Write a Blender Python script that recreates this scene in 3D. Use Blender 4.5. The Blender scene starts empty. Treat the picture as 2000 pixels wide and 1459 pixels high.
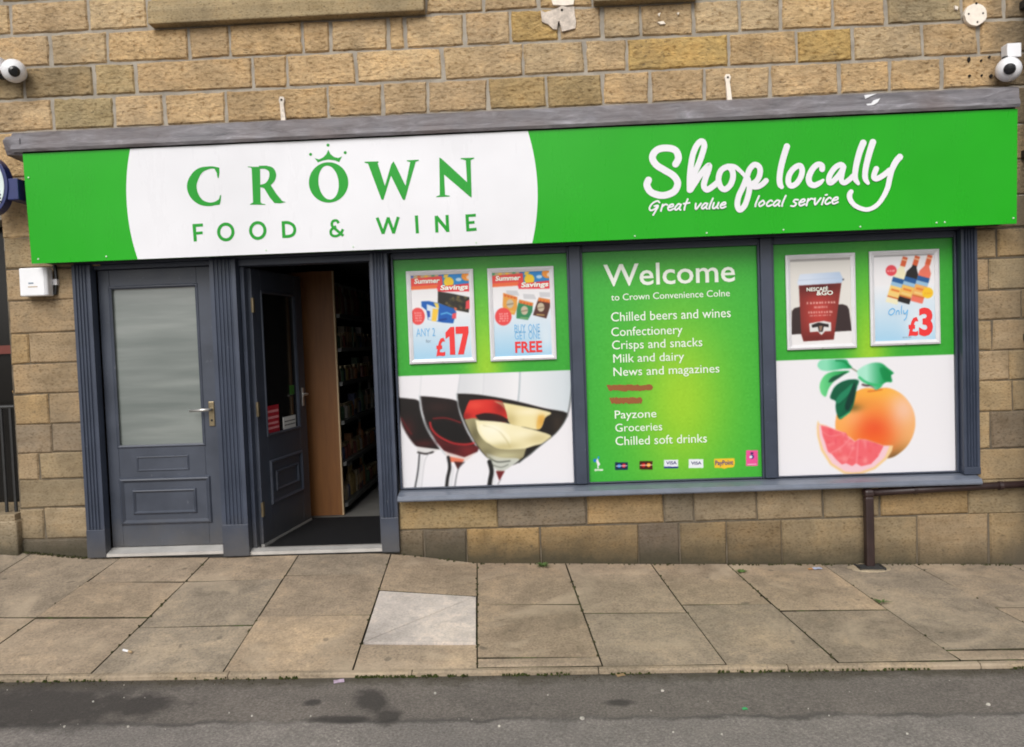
import bpy, bmesh, math, random
import numpy as np
from mathutils import Vector, Matrix, noise as mnoise
from mathutils.geometry import tessellate_polygon

random.seed(7)
RNG = np.random.default_rng(7)
S = bpy.context.scene
COL = S.collection

# ------------------------------------------------------------------ camera
CAM_YAW, CAM_PITCH, CAM_ROLL = -0.03284944, -0.03972374, -0.03683201
FOC, PW, PH = 1600.0, 2000.0, 1459.0
CAM = Vector((0.0, -5.5, 1.408))

def cam_basis():
    cy, sy = math.cos(CAM_YAW), math.sin(CAM_YAW)
    cp, sp = math.cos(CAM_PITCH), math.sin(CAM_PITCH)
    f = Vector((sy*cp, cy*cp, sp)); r = Vector((cy, -sy, 0)); u = r.cross(f)
    c, s = math.cos(CAM_ROLL), math.sin(CAM_ROLL)
    return c*r + s*u, -s*r + c*u, f
RT, UP, FW = cam_basis()
cam_data = bpy.data.cameras.new('camera')
cam = bpy.data.objects.new('camera', cam_data); COL.objects.link(cam)
cam_data.sensor_width = 36; cam_data.lens = 36*FOC/PW
cam_data.clip_start = 0.05; cam_data.clip_end = 600
cam.matrix_world = Matrix(((RT.x, UP.x, -FW.x, CAM.x), (RT.y, UP.y, -FW.y, CAM.y), (RT.z, UP.z, -FW.z, CAM.z), (0, 0, 0, 1)))
S.camera = cam

# ------------------------------------------------------------------ sky and sun (bright overcast)
SUN_EL, SUN_AZ = math.radians(40), math.radians(192)     # azimuth from +Y (north), clockwise
w = bpy.data.worlds.new('World'); S.world = w; w.use_nodes = True
nt = w.node_tree; nt.nodes.clear()
sky = nt.nodes.new('ShaderNodeTexSky'); sky.sky_type = 'NISHITA'; sky.sun_disc = False
sky.sun_elevation = SUN_EL; sky.sun_rotation = SUN_AZ
sky.air_density = 1.0; sky.dust_density = 4.0; sky.ozone_density = 1.0
hs = nt.nodes.new('ShaderNodeHueSaturation'); hs.inputs['Saturation'].default_value = 0.18
bg = nt.nodes.new('ShaderNodeBackground'); bg.inputs['Strength'].default_value = 0.148
wo = nt.nodes.new('ShaderNodeOutputWorld')
nt.links.new(sky.outputs[0], hs.inputs['Color']); nt.links.new(hs.outputs[0], bg.inputs['Color']); nt.links.new(bg.outputs[0], wo.inputs['Surface'])
sd = bpy.data.lights.new('sun', 'SUN'); sd.energy = 1.45; sd.angle = math.radians(35); sd.color = (1.0, 0.97, 0.93)
sun = bpy.data.objects.new('sun', sd); COL.objects.link(sun)
sdir = Vector((math.sin(SUN_AZ)*math.cos(SUN_EL), math.cos(SUN_AZ)*math.cos(SUN_EL), math.sin(SUN_EL)))
sun.rotation_euler = sdir.to_track_quat('Z', 'Y').to_euler(); sun.location = sdir*30
S.view_settings.view_transform = 'Standard'; S.view_settings.look = 'None'
S.view_settings.gamma = 1; S.view_settings.use_curve_mapping = False
S.cycles.filter_width = 1.9        # a slightly soft phone picture
S.view_settings.exposure = 0.0

# ------------------------------------------------------------------ helpers
def ray(px, py): return RT*(px-PW/2) - UP*(py-PH/2) + FW*FOC
def at(px, py, y=0.0):
    """the point of the upright plane at depth y that the photograph shows at (px, py): (x, z)"""
    d = ray(px, py); t = (y-CAM.y)/d.y
    return CAM.x+d.x*t, CAM.z+d.z*t

def lin(c):
    c = np.asarray(c, float)/255.0
    return np.where(c <= 0.04045, c/12.92, ((c+0.055)/1.055)**2.4)
def alb(r, g, b, k=0.92): return tuple(float(v) for v in lin((r, g, b))*k)

def tag(o, label=None, cat=None, group=None, kind=None):
    if label: o['label'] = label
    if cat: o['category'] = cat
    if group: o['group'] = group
    if kind: o['kind'] = kind
    return o
def thing(name, label, cat, loc=(0, 0, 0), group=None):
    o = bpy.data.objects.new(name, None); COL.objects.link(o); o.location = loc
    o.empty_display_size = 0.1
    return tag(o, label, cat, group)
def place(o, parent):
    """parent o (built in world coordinates) to an unrotated empty"""
    if parent is not None:
        o.parent = parent
        loc = Vector((0, 0, 0)); p = parent
        while p is not None: loc += p.location; p = p.parent
        if o.type == 'MESH':
            # mesh vertices become local to the thing, so a copy of the thing can move freely
            o.location = -loc
    return o
def obj(name, me, mat=None, parent=None, bevel=0, smooth=False, segs=2):
    if hasattr(me, 'build'): me = me.build(name)
    elif isinstance(me, bmesh.types.BMesh):
        b = me; me = bpy.data.meshes.new(name); b.to_mesh(me); b.free()
    o = bpy.data.objects.new(name, me); COL.objects.link(o)
    if mat is not None: me.materials.append(mat)
    if smooth:
        me.polygons.foreach_set('use_smooth', [True]*len(me.polygons))
    if bevel:
        m = o.modifiers.new('bevel', 'BEVEL'); m.width = bevel; m.segments = segs; m.limit_method = 'ANGLE'; m.angle_limit = math.radians(40)
    return place(o, parent)

class MB:
    def __init__(s): s.v = []; s.f = []
    def add(s, vs, fs):
        n = len(s.v); s.v += [tuple(p) for p in vs]; s.f += [tuple(i+n for i in f) for f in fs]; return s
    def box(s, x0, x1, y0, y1, z0, z1):
        vs = [(x0,y0,z0),(x1,y0,z0),(x1,y1,z0),(x0,y1,z0),(x0,y0,z1),(x1,y0,z1),(x1,y1,z1),(x0,y1,z1)]
        return s.add(vs, [(0,3,2,1),(4,5,6,7),(0,1,5,4),(1,2,6,5),(2,3,7,6),(3,0,4,7)])
    def prism(s, prof, axis, a0, a1):
        """extrude a closed 2D profile along an axis: 'x' (prof = y,z), 'z' (prof = x,y), 'y' (prof = x,z)"""
        mk = {'x': lambda p, a: (a, p[0], p[1]), 'z': lambda p, a: (p[0], p[1], a), 'y': lambda p, a: (p[0], a, p[1])}[axis]
        n = len(prof); vs = [mk(p, a0) for p in prof] + [mk(p, a1) for p in prof]
        fs = [(i, (i+1) % n, (i+1) % n+n, i+n) for i in range(n)]
        s.add(vs, fs)
        tri = tessellate_polygon([[Vector((p[0], p[1], 0)) for p in prof]])
        k = len(s.v)-2*n
        s.f += [tuple(k+i for i in t) for t in tri] + [tuple(k+n+i for i in reversed(t)) for t in tri]
        return s
    def tube(s, pts, r, n=10, cap=True):
        pts = [Vector(p) for p in pts]; rings = []
        rr = r if isinstance(r, (list, tuple)) else [r]*len(pts)
        for i, p in enumerate(pts):
            d = (pts[min(i+1, len(pts)-1)]-pts[max(i-1, 0)]).normalized()
            a = d.orthogonal().normalized() if i == 0 else (prev - d*prev.dot(d)).normalized()
            prev = a; b = d.cross(a)
            rings.append([p+(a*math.cos(t*2*math.pi/n)+b*math.sin(t*2*math.pi/n))*rr[i] for t in range(n)])
        vs = [v for q in rings for v in q]
        fs = [(i*n+j, i*n+(j+1) % n, (i+1)*n+(j+1) % n, (i+1)*n+j) for i in range(len(pts)-1) for j in range(n)]
        if cap: fs += [tuple(reversed(range(n))), tuple(range((len(pts)-1)*n, len(pts)*n))]
        return s.add(vs, fs)
    def lathe(s, prof, c, axis='z', n=24):
        """prof = (radius, height) rows round c"""
        c = Vector(c); vs = []
        for r, h in prof:
            for j in range(n):
                a = 2*math.pi*j/n; x, y = r*math.cos(a), r*math.sin(a)
                vs.append(c+(Vector((x, y, h)) if axis == 'z' else Vector((x, h, y)) if axis == 'y' else Vector((h, x, y))))
        m = len(prof)
        fs = [(i*n+j, i*n+(j+1) % n, (i+1)*n+(j+1) % n, (i+1)*n+j) for i in range(m-1) for j in range(n)]
        if prof[0][0] > 1e-5: fs.append(tuple(reversed(range(n))))
        if prof[-1][0] > 1e-5: fs.append(tuple(range((m-1)*n, m*n)))
        return s.add(vs, fs)
    def build(s, name):
        me = bpy.data.meshes.new(name); me.from_pydata(s.v, [], s.f); me.update()
        b = bmesh.new(); b.from_mesh(me); bmesh.ops.recalc_face_normals(b, faces=b.faces); b.to_mesh(me); b.free()
        return me

def catmull(pts, k=6, closed=False):
    P = [Vector(p).to_3d() if len(p) == 2 else Vector(p) for p in pts]; n = len(P); out = []
    rng = range(n) if closed else range(n-1)
    for i in rng:
        if closed: a, b, c, d = P[(i-1) % n], P[i], P[(i+1) % n], P[(i+2) % n]
        else: a, b, c, d = P[max(i-1, 0)], P[i], P[i+1], P[min(i+2, n-1)]
        for j in range(k):
            t = j/k
            out.append(0.5*((2*b)+(c-a)*t+(2*a-5*b+4*c-d)*t*t+(3*b-a-3*c+d)*t**3))
    if not closed: out.append(P[-1])
    return out

# --- flat print: strokes and outlines given as (px, py) of the photograph's close-ups, laid on an upright plane
class Print:
    """flat lettering on a plane: to3(u, v) maps the drawing's coordinates into the scene; each stroke sits 0.15 mm proud of the last"""
    def __init__(s, to3, step=(0, -0.00015, 0)): s.to3 = to3; s.mb = MB(); s.k = 0; s.step = Vector(step)
    def _off(s): s.k += 1; return s.step*s.k
    def poly(s, pts, holes=()):
        o = s._off(); loops = [list(pts)] + [list(h) for h in holes]
        flat = [p for l in loops for p in l]
        tri = tessellate_polygon([[Vector((p[0], p[1], 0)) for p in l] for l in loops])
        s.mb.add([s.to3(p[0], p[1])+o for p in flat], tri); return s
    def ribbon(s, pts, w, k=6, smooth=True, cap=True, closed=False):
        P = catmull([(p[0], p[1]) for p in pts], k, closed) if smooth and len(pts) > 2 else [Vector((p[0], p[1], 0)) for p in pts]
        if isinstance(w, (list, tuple)):
            W = [x.x for x in catmull([(q, 0) for q in w], k, closed)] if smooth and len(pts) > 2 else list(w)
        else: W = [w]*len(P)
        if closed: P.append(P[0]); W.append(W[0])
        n = len(P); L, R_ = [], []
        for i in range(n):
            if closed and i in (0, n-1): d = P[1]-P[n-2]
            else: d = P[min(i+1, n-1)]-P[max(i-1, 0)]
            if d.length < 1e-9: d = Vector((1, 0, 0))
            d.normalize(); q = Vector((-d.y, d.x, 0))*W[i]/2
            L.append(P[i]+q); R_.append(P[i]-q)
        o = s._off(); vs = [s.to3(p.x, p.y)+o+s.step*(0.85*i/n) for H_ in (L, R_) for i, p in enumerate(H_)]
        s.mb.add(vs, [(i, i+1, n+i+1, n+i) for i in range(n-1)])
        if cap and not closed:
            for e, wd in ((P[0], W[0]), (P[-1], W[-1])):
                s.disc(e.x, e.y, wd/2, wd/2)
        return s
    def disc(s, cx, cy, rx, ry, rot=0, n=18):
        c, si = math.cos(rot), math.sin(rot)
        return s.poly([(cx+rx*math.cos(t)*c-ry*math.sin(t)*si, cy+rx*math.cos(t)*si+ry*math.sin(t)*c) for t in [2*math.pi*i/n for i in range(n)]])
    def build(s, name): return s.mb.build(name)

_dg = None
FREE_TEXT = {}
def text_mesh(txt, bold=0.0):
    key = (txt, bold)
    if key in FREE_TEXT: return FREE_TEXT[key]
    c = bpy.data.curves.new('lettering', 'FONT'); c.body = txt; c.resolution_u = 3; c.offset = bold; c.fill_mode = 'FRONT'
    o = bpy.data.objects.new('lettering', c); COL.objects.link(o)
    dg = bpy.context.evaluated_depsgraph_get(); dg.update()
    me = bpy.data.meshes.new_from_object(o.evaluated_get(dg))
    bpy.data.objects.remove(o); bpy.data.curves.remove(c)
    v = np.empty(len(me.vertices)*3, np.float32); me.vertices.foreach_get('co', v); v = v.reshape(-1, 3)
    f = [tuple(p.vertices) for p in me.polygons]; bpy.data.meshes.remove(me)
    FREE_TEXT[key] = (v, f); return v, f
def text_fit(mb, txt, x0, x1, zb, h, y, bold=0.0, slant=0.0):
    """printed words between x0 and x1 on the baseline zb; h = height of the tallest letter above the baseline"""
    v, f = text_mesh(txt, bold)
    a, b = v[:, 0].min(), v[:, 0].max(); t = v[:, 1].max()
    X = x0+(v[:, 0]-a)*(x1-x0)/(b-a); Z = zb+v[:, 1]*h/t
    mb.add([(float(p+slant*(q-zb)), y, float(q)) for p, q in zip(X, Z)], f)

# ------------------------------------------------------------------ materials
def nodes_of(name):
    m = bpy.data.materials.new(name); m.use_nodes = True
    n = m.node_tree.nodes; l = m.node_tree.links
    return m, n, l, n['Principled BSDF']
def rgb(c): return (c[0], c[1], c[2], 1.0)
def coord(n, l, scale=(1, 1, 1), shuffle=False):
    tc = n.new('ShaderNodeTexCoord'); mp = n.new('ShaderNodeMapping'); mp.inputs['Scale'].default_value = scale
    src = tc.outputs['Object']
    if shuffle:
        oi = n.new('ShaderNodeObjectInfo'); va = n.new('ShaderNodeVectorMath'); va.operation = 'MULTIPLY_ADD'
        va.inputs[1].default_value = (7.3, 3.1, 5.7)
        l.new(oi.outputs['Random'], va.inputs[0]); l.new(src, va.inputs[2]); src = va.outputs[0]
    l.new(src, mp.inputs['Vector']); return mp.outputs[0]
def noise_tex(n, l, vec, scale, detail=4, rough=0.6, dist=0.0):
    t = n.new('ShaderNodeTexNoise'); t.inputs['Scale'].default_value = scale; t.inputs['Detail'].default_value = detail
    t.inputs['Roughness'].default_value = rough; t.inputs['Distortion'].default_value = dist
    l.new(vec, t.inputs['Vector']); return t.outputs['Fac']
def ramp(n, l, fac, stops):
    r = n.new('ShaderNodeValToRGB'); e = r.color_ramp.elements
    while len(e) < len(stops): e.new(0.5)
    for i, (p, c) in enumerate(stops):
        e[i].position = p; e[i].color = rgb(c) if isinstance(c, tuple) else (c, c, c, 1)
    l.new(fac, r.inputs[0]); return r.outputs[0]
def mix(n, l, fac, a, b, mode='MIX'):
    m = n.new('ShaderNodeMix'); m.data_type = 'RGBA'; m.blend_type = mode
    for sock, v in ((m.inputs[0], fac), (m.inputs[6], a), (m.inputs[7], b)):
        if hasattr(v, 'is_output'): l.new(v, sock)
        elif isinstance(v, (int, float)): sock.default_value = v
        else: sock.default_value = rgb(v)
    return m.outputs[2]
def math_n(n, l, op, a, b=None, clamp=False):
    m = n.new('ShaderNodeMath'); m.operation = op; m.use_clamp = clamp
    for i, v in enumerate((a, b)):
        if v is None: continue
        if hasattr(v, 'is_output'): l.new(v, m.inputs[i])
        else: m.inputs[i].default_value = v
    return m.outputs[0]
def bump(n, l, bsdf, h, strength, dist):
    b = n.new('ShaderNodeBump'); b.inputs['Strength'].default_value = strength; b.inputs['Distance'].default_value = dist
    l.new(h, b.inputs['Height'])
    l.new(b.outputs[0], bsdf.inputs['Normal']); return b
def simple(name, c, rough=0.6, var=0.12, scale=14, bmp=0.0, bdist=0.002, metallic=0.0, spec=0.5, bscale=120):
    m, n, l, b = nodes_of(name)
    v = coord(n, l, shuffle=False)
    f = noise_tex(n, l, v, scale, 5)
    k = ramp(n, l, f, [(0.3, tuple(x*(1-var) for x in c)), (0.7, tuple(min(1, x*(1+var)) for x in c))])
    l.new(k, b.inputs['Base Color']); b.inputs['Roughness'].default_value = rough; b.inputs['Metallic'].default_value = metallic
    b.inputs['Specular IOR Level'].default_value = spec
    if bmp: bump(n, l, b, noise_tex(n, l, v, bscale, 4), bmp, bdist)
    return m

def stone_mat(name, rough_face):
    m, n, l, b = nodes_of(name)
    oi = n.new('ShaderNodeObjectInfo'); base = oi.outputs['Color']
    v = coord(n, l, (1, 1, 1), True)
    vh = coord(n, l, (1.0, 1.0, 1.7), True)
    big = noise_tex(n, l, v, 5.5, 5, 0.6)
    c = mix(n, l, 1.0, base, ramp(n, l, big, [(0.28, (0.72, 0.70, 0.66)), (0.5, (0.98, 0.98, 0.98)), (0.74, (1.17, 1.10, 1.0))]), 'MULTIPLY')
    band = noise_tex(n, l, coord(n, l, (0.8, 1, 9), True), 3.2, 5, 0.65, 0.4)
    c = mix(n, l, 0.4, c, mix(n, l, 1.0, c, ramp(n, l, band, [(0.35, (0.80, 0.70, 0.58)), (0.6, (1.1, 1.08, 1.05))]), 'MULTIPLY'))
    fine = noise_tex(n, l, vh, 29 if rough_face else 60, 3, 0.6)
    c = mix(n, l, 1.0, c, ramp(n, l, fine, [(0.30, (0.54, 0.47, 0.38)), (0.45, (0.97, 0.97, 0.97)), (0.72, (1.18, 1.16, 1.13))]), 'MULTIPLY')
    pit = noise_tex(n, l, coord(n, l, (1, 1, 1.9), True), 30, 2, 0.5)
    c = mix(n, l, ramp(n, l, pit, [(0.27, 0.7), (0.345, 0.0)]), c, (0.10, 0.075, 0.048))
    # weathering: soot washed over whole areas of the wall, algae and splash dirt near the pavement
    tc = n.new('ShaderNodeTexCoord'); sx = n.new('ShaderNodeSeparateXYZ')
    gm = n.new('ShaderNodeNewGeometry'); l.new(gm.outputs['Position'], sx.inputs[0])
    wn = noise_tex(n, l, gm.outputs['Position'], 1.7, 5, 0.65)
    c = mix(n, l, ramp(n, l, wn, [(0.44, 0.0), (0.70, 0.48)]), c, (0.13, 0.105, 0.075))
    hz = math_n(n, l, 'ADD', sx.outputs[2], math_n(n, l, 'MULTIPLY', sx.outputs[0], 0.045))
    hz = math_n(n, l, 'SUBTRACT', hz, math_n(n, l, 'MULTIPLY', noise_tex(n, l, gm.outputs['Position'], 7, 5, 0.7), 0.16))
    low = n.new('ShaderNodeMapRange'); low.inputs[1].default_value = -0.16; low.inputs[2].default_value = 0.03; low.inputs[3].default_value = 0.9; low.inputs[4].default_value = 0
    l.new(hz, low.inputs[0])
    c = mix(n, l, low.outputs[0], c, (0.050, 0.045, 0.030))
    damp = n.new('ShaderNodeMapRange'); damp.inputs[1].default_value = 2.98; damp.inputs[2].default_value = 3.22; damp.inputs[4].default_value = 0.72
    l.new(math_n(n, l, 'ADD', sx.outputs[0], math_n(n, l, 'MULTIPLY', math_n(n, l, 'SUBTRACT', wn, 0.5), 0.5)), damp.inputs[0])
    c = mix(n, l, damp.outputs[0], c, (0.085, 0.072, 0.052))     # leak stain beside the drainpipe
    l.new(c, b.inputs['Base Color']); b.inputs['Roughness'].default_value = 0.95; b.inputs['Specular IOR Level'].default_value = 0.15
    h = math_n(n, l, 'ADD', noise_tex(n, l, vh, 26, 4, 0.6), math_n(n, l, 'MULTIPLY', noise_tex(n, l, v, 80, 3), 0.2))
    bump(n, l, b, h, 0.9 if rough_face else 0.35, 0.022 if rough_face else 0.008)
    return m
M = {}
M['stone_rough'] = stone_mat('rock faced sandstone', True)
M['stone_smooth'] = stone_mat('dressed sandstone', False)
M['mortar'] = simple('lime mortar', (0.315, 0.282, 0.235), 0.95, 0.22, 9, 0.6, 0.006, spec=0.1, bscale=70)
def paint_mat(name, c, rough):
    m, n, l, b = nodes_of(name)
    gm = n.new('ShaderNodeNewGeometry'); pos = gm.outputs['Position']; sp = n.new('ShaderNodeSeparateXYZ'); l.new(pos, sp.inputs[0])
    f = noise_tex(n, l, pos, 3.5, 6, 0.65)
    k = ramp(n, l, f, [(0.3, tuple(x*.82 for x in c)), (0.7, tuple(x*1.2 for x in c))])
    d = math_n(n, l, 'SUBTRACT', sp.outputs[2], math_n(n, l, 'MULTIPLY', noise_tex(n, l, pos, 9, 5, 0.7), 0.34))
    mr = n.new('ShaderNodeMapRange'); mr.inputs[1].default_value = -0.14; mr.inputs[2].default_value = 0.12; mr.inputs[3].default_value = 0.45; mr.inputs[4].default_value = 0
    l.new(d, mr.inputs[0]); k = mix(n, l, mr.outputs[0], k, (0.10, 0.088, 0.068))          # road splash on the feet of the joinery
    sc = noise_tex(n, l, pos, 28, 3, 0.5)
    k = mix(n, l, ramp(n, l, sc, [(0.70, 0.0), (0.76, 0.35)]), k, (0.16, 0.17, 0.19))       # scuffs
    l.new(k, b.inputs['Base Color']); l.new(ramp(n, l, f, [(0.3, rough-.08), (0.7, rough+.12)]), b.inputs['Roughness'])
    bump(n, l, b, noise_tex(n, l, coord(n, l, (4, 4, 0.6)), 22, 4), 0.12, 0.002)
    return m
M['paint'] = paint_mat('slate grey gloss paint', (0.034, 0.044, 0.070), 0.42)
M['paint_door'] = paint_mat('slate grey door paint', (0.042, 0.050, 0.070), 0.40)
M['white_plastic'] = simple('white plastic', (0.76, 0.76, 0.78), 0.35, 0.04, 8)
M['frame_white'] = simple('silver white snap frame', (0.62, 0.61, 0.63), 0.32, 0.05, 10)
M['black'] = simple('black plastic', (0.012, 0.012, 0.013), 0.25, 0.1, 20)
M['dark_gap'] = simple('dark void', (0.012, 0.011, 0.010), 0.9, 0.1, 20)
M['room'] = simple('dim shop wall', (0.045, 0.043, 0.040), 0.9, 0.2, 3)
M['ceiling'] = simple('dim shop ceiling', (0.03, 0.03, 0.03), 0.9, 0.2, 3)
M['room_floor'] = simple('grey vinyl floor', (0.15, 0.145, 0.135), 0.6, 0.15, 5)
M['mat'] = simple('charcoal door mat', (0.014, 0.014, 0.015), 0.95, 0.3, 90, 0.6, 0.006, spec=0.1, bscale=220)
M['alu'] = simple('threshold aluminium', (0.62, 0.60, 0.57), 0.35, 0.12, 9, metallic=0.5)
M['brass'] = simple('dull brass', (0.26, 0.21, 0.13), 0.35, 0.2, 30, metallic=0.8)
M['steel'] = simple('satin steel', (0.55, 0.54, 0.52), 0.28, 0.1, 30, metallic=0.8)
M['pipe'] = simple('brown painted pipe', (0.026, 0.013, 0.012), 0.45, 0.25, 12, 0.1, 0.003)
M['iron'] = simple('black iron', (0.02, 0.02, 0.02), 0.5, 0.3, 20)
M['cream'] = simple('cream paint', (0.78, 0.70, 0.60), 0.7, 0.08, 40, 0.2, 0.002)
M['navy'] = simple('navy enamel', (0.012, 0.022, 0.11), 0.35, 0.1, 20)
M['hole'] = simple('drilled hole', (0.012, 0.009, 0.006), 1.0, 0.1, 20)
M['screw'] = simple('pale screw cap', (0.50, 0.66, 0.48), 0.4, 0.05, 20)

def sign_print(name, c, rough=0.32):
    m, n, l, b = nodes_of(name)
    f = noise_tex(n, l, coord(n, l), 1.3, 3)
    l.new(ramp(n, l, f, [(0.3, tuple(x*0.94 for x in c)), (0.7, tuple(x*1.05 for x in c))]), b.inputs['Base Color'])
    b.inputs['Roughness'].default_value = rough; b.inputs['Specular IOR Level'].default_value = 0.30
    gr = noise_tex(n, l, coord(n, l, (2.2, 1, 0.5)), 3.0, 6, 0.7)
    l.new(ramp(n, l, gr, [(0.35, rough-.10), (0.7, rough+.12)]), b.inputs['Roughness'])
    return m
M['sign_green'] = sign_print('green sign vinyl', (0.010, 0.345, 0.006))
M['sign_white'] = sign_print('white sign vinyl', (0.715, 0.715, 0.745))
M['letter_green'] = sign_print('green letter vinyl', (0.010, 0.29, 0.020))
M['letter_white'] = sign_print('white letter vinyl', (0.74, 0.73, 0.765))
M['ink_white'] = sign_print('white ink', (0.74, 0.78, 0.70), 0.4)
M['ink_red'] = sign_print('red ink', (0.68, 0.035, 0.035), 0.4)
M['ink_blue'] = sign_print('pale blue ink', (0.17, 0.42, 0.68), 0.4)
M['ink_scribble'] = sign_print('brown marker', (0.25, 0.085, 0.025), 0.6)
M['ink_grey'] = sign_print('grey ink', (0.22, 0.28, 0.34), 0.5)

def print_mat(name, rough=0.33, coat=0.0):
    m, n, l, b = nodes_of(name)
    a = n.new('ShaderNodeVertexColor'); a.layer_name = 'print'
    l.new(a.outputs[0], b.inputs['Base Color']); b.inputs['Roughness'].default_value = rough; b.inputs['Specular IOR Level'].default_value = 0.35
    b.inputs['Coat Weight'].default_value = coat
    return m
M['film'] = print_mat('printed window film')
M['poster'] = print_mat('printed poster under plastic', 0.3)

def wood_mat():
    m, n, l, b = nodes_of('orange wood laminate')
    f = noise_tex(n, l, coord(n, l, (9, 9, 0.7)), 3.5, 6, 0.6, 0.6)
    l.new(ramp(n, l, f, [(0.3, (0.150, 0.055, 0.011)), (0.7, (0.20, 0.078, 0.017))]), b.inputs['Base Color'])
    b.inputs['Roughness'].default_value = 0.5
    return m
M['wood'] = wood_mat()
M['wood_edge'] = simple('pale board edge', (0.42, 0.30, 0.17), 0.6, 0.1, 10)

def lead_mat():
    m, n, l, b = nodes_of('weathered lead flashing')
    v = coord(n, l); vs_ = coord(n, l, (0.9, 1, 4.5))
    f = noise_tex(n, l, vs_, 4.5, 7, 0.7, 0.8)
    c = ramp(n, l, f, [(0.30, (0.075, 0.071, 0.078)), (0.46, (0.145, 0.137, 0.148)), (0.58, (0.20, 0.19, 0.205)), (0.74, (0.36, 0.35, 0.38))])
    g = noise_tex(n, l, v, 2.3, 4)
    c = mix(n, l, ramp(n, l, g, [(0.42, 0.0), (0.66, 0.5)]), c, (0.13, 0.095, 0.085))
    l.new(c, b.inputs['Base Color']); b.inputs['Roughness'].default_value = 0.55; b.inputs['Specular IOR Level'].default_value = 0.4
    bump(n, l, b, noise_tex(n, l, vs_, 9, 6, 0.7), 0.5, 0.01)
    return m
M['lead'] = lead_mat()

def slab_mat(name, pale=False):
    m, n, l, b = nodes_of(name)
    oi = n.new('ShaderNodeObjectInfo')
    gm = n.new('ShaderNodeNewGeometry'); pos = gm.outputs['Position']
    big = noise_tex(n, l, pos, 2.1, 6, 0.65, 0.3)
    mid = noise_tex(n, l, pos, 11, 6, 0.7)
    grit = noise_tex(n, l, pos, 75, 4, 0.75)
    c = mix(n, l, 1.0, oi.outputs['Color'], ramp(n, l, big, [(0.30, (0.70, 0.70, 0.70)), (0.52, (1, 1, 1)), (0.70, (1.35, 1.30, 1.22))]), 'MULTIPLY')
    c = mix(n, l, 1.0, c, ramp(n, l, mid, [(0.3, (0.80, 0.80, 0.80)), (0.55, (1, 1, 1)), (0.75, (1.25, 1.2, 1.14))]), 'MULTIPLY')
    c = mix(n, l, 1.0, c, ramp(n, l, grit, [(0.34, (0.78, 0.78, 0.78) if pale else (0.66, 0.66, 0.66)), (0.5, (1, 1, 1)), (0.68, (1.12, 1.11, 1.1) if pale else (1.24, 1.23, 1.2))]), 'MULTIPLY')
    if not pale:   # pale scuffs and dark grime patches
        sc = noise_tex(n, l, pos, 1.15, 5, 0.6, 1.2)
        c = mix(n, l, ramp(n, l, sc, [(0.53, 0.0), (0.68, 0.75)]), c, (0.45, 0.36, 0.26))
        dk = noise_tex(n, l, pos, 0.9, 6, 0.7, 0.8)
        c = mix(n, l, ramp(n, l, dk, [(0.52, 0.0), (0.68, 0.42)]), c, (0.13, 0.108, 0.080))
        spot = noise_tex(n, l, pos, 9, 2, 0.4)
        c = mix(n, l, ramp(n, l, spot, [(0.735, 0.0), (0.77, 0.55)]), c, (0.085, 0.075, 0.062))
    l.new(c, b.inputs['Base Color']); b.inputs['Roughness'].default_value = 0.92; b.inputs['Specular IOR Level'].default_value = 0.2
    bump(n, l, b, math_n(n, l, 'ADD', grit, mid), 0.45, 0.005)
    return m
M['slab'] = slab_mat('concrete paving'); M['cover'] = slab_mat('pale cement', True)

def joint_mat():
    m, n, l, b = nodes_of('mossy joint dirt')
    gm = n.new('ShaderNodeNewGeometry'); pos = gm.outputs['Position']
    f = noise_tex(n, l, pos, 5, 5, 0.7)
    l.new(ramp(n, l, f, [(0.40, (0.028, 0.024, 0.018)), (0.52, (0.055, 0.05, 0.030)), (0.66, (0.05, 0.085, 0.018))]), b.inputs['Base Color'])
    b.inputs['Roughness'].default_value = 1; b.inputs['Specular IOR Level'].default_value = 0.1
    bump(n, l, b, noise_tex(n, l, pos, 80, 4), 0.8, 0.01)
    return m
M['joint'] = joint_mat()
M['moss'] = simple('moss', (0.050, 0.062, 0.018), 1.0, 0.55, 45, 0.9, 0.01, spec=0.1, bscale=150)
M['grass'] = simple('weed leaf', (0.075, 0.13, 0.03), 0.7, 0.4, 30)
M['chip'] = simple('pale stone chip', (0.46, 0.43, 0.38), 0.9, 0.3, 30)
M['dirt'] = simple('gutter dirt', (0.060, 0.047, 0.033), 1.0, 0.5, 25, 0.9, 0.01, spec=0.1, bscale=130)

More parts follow.
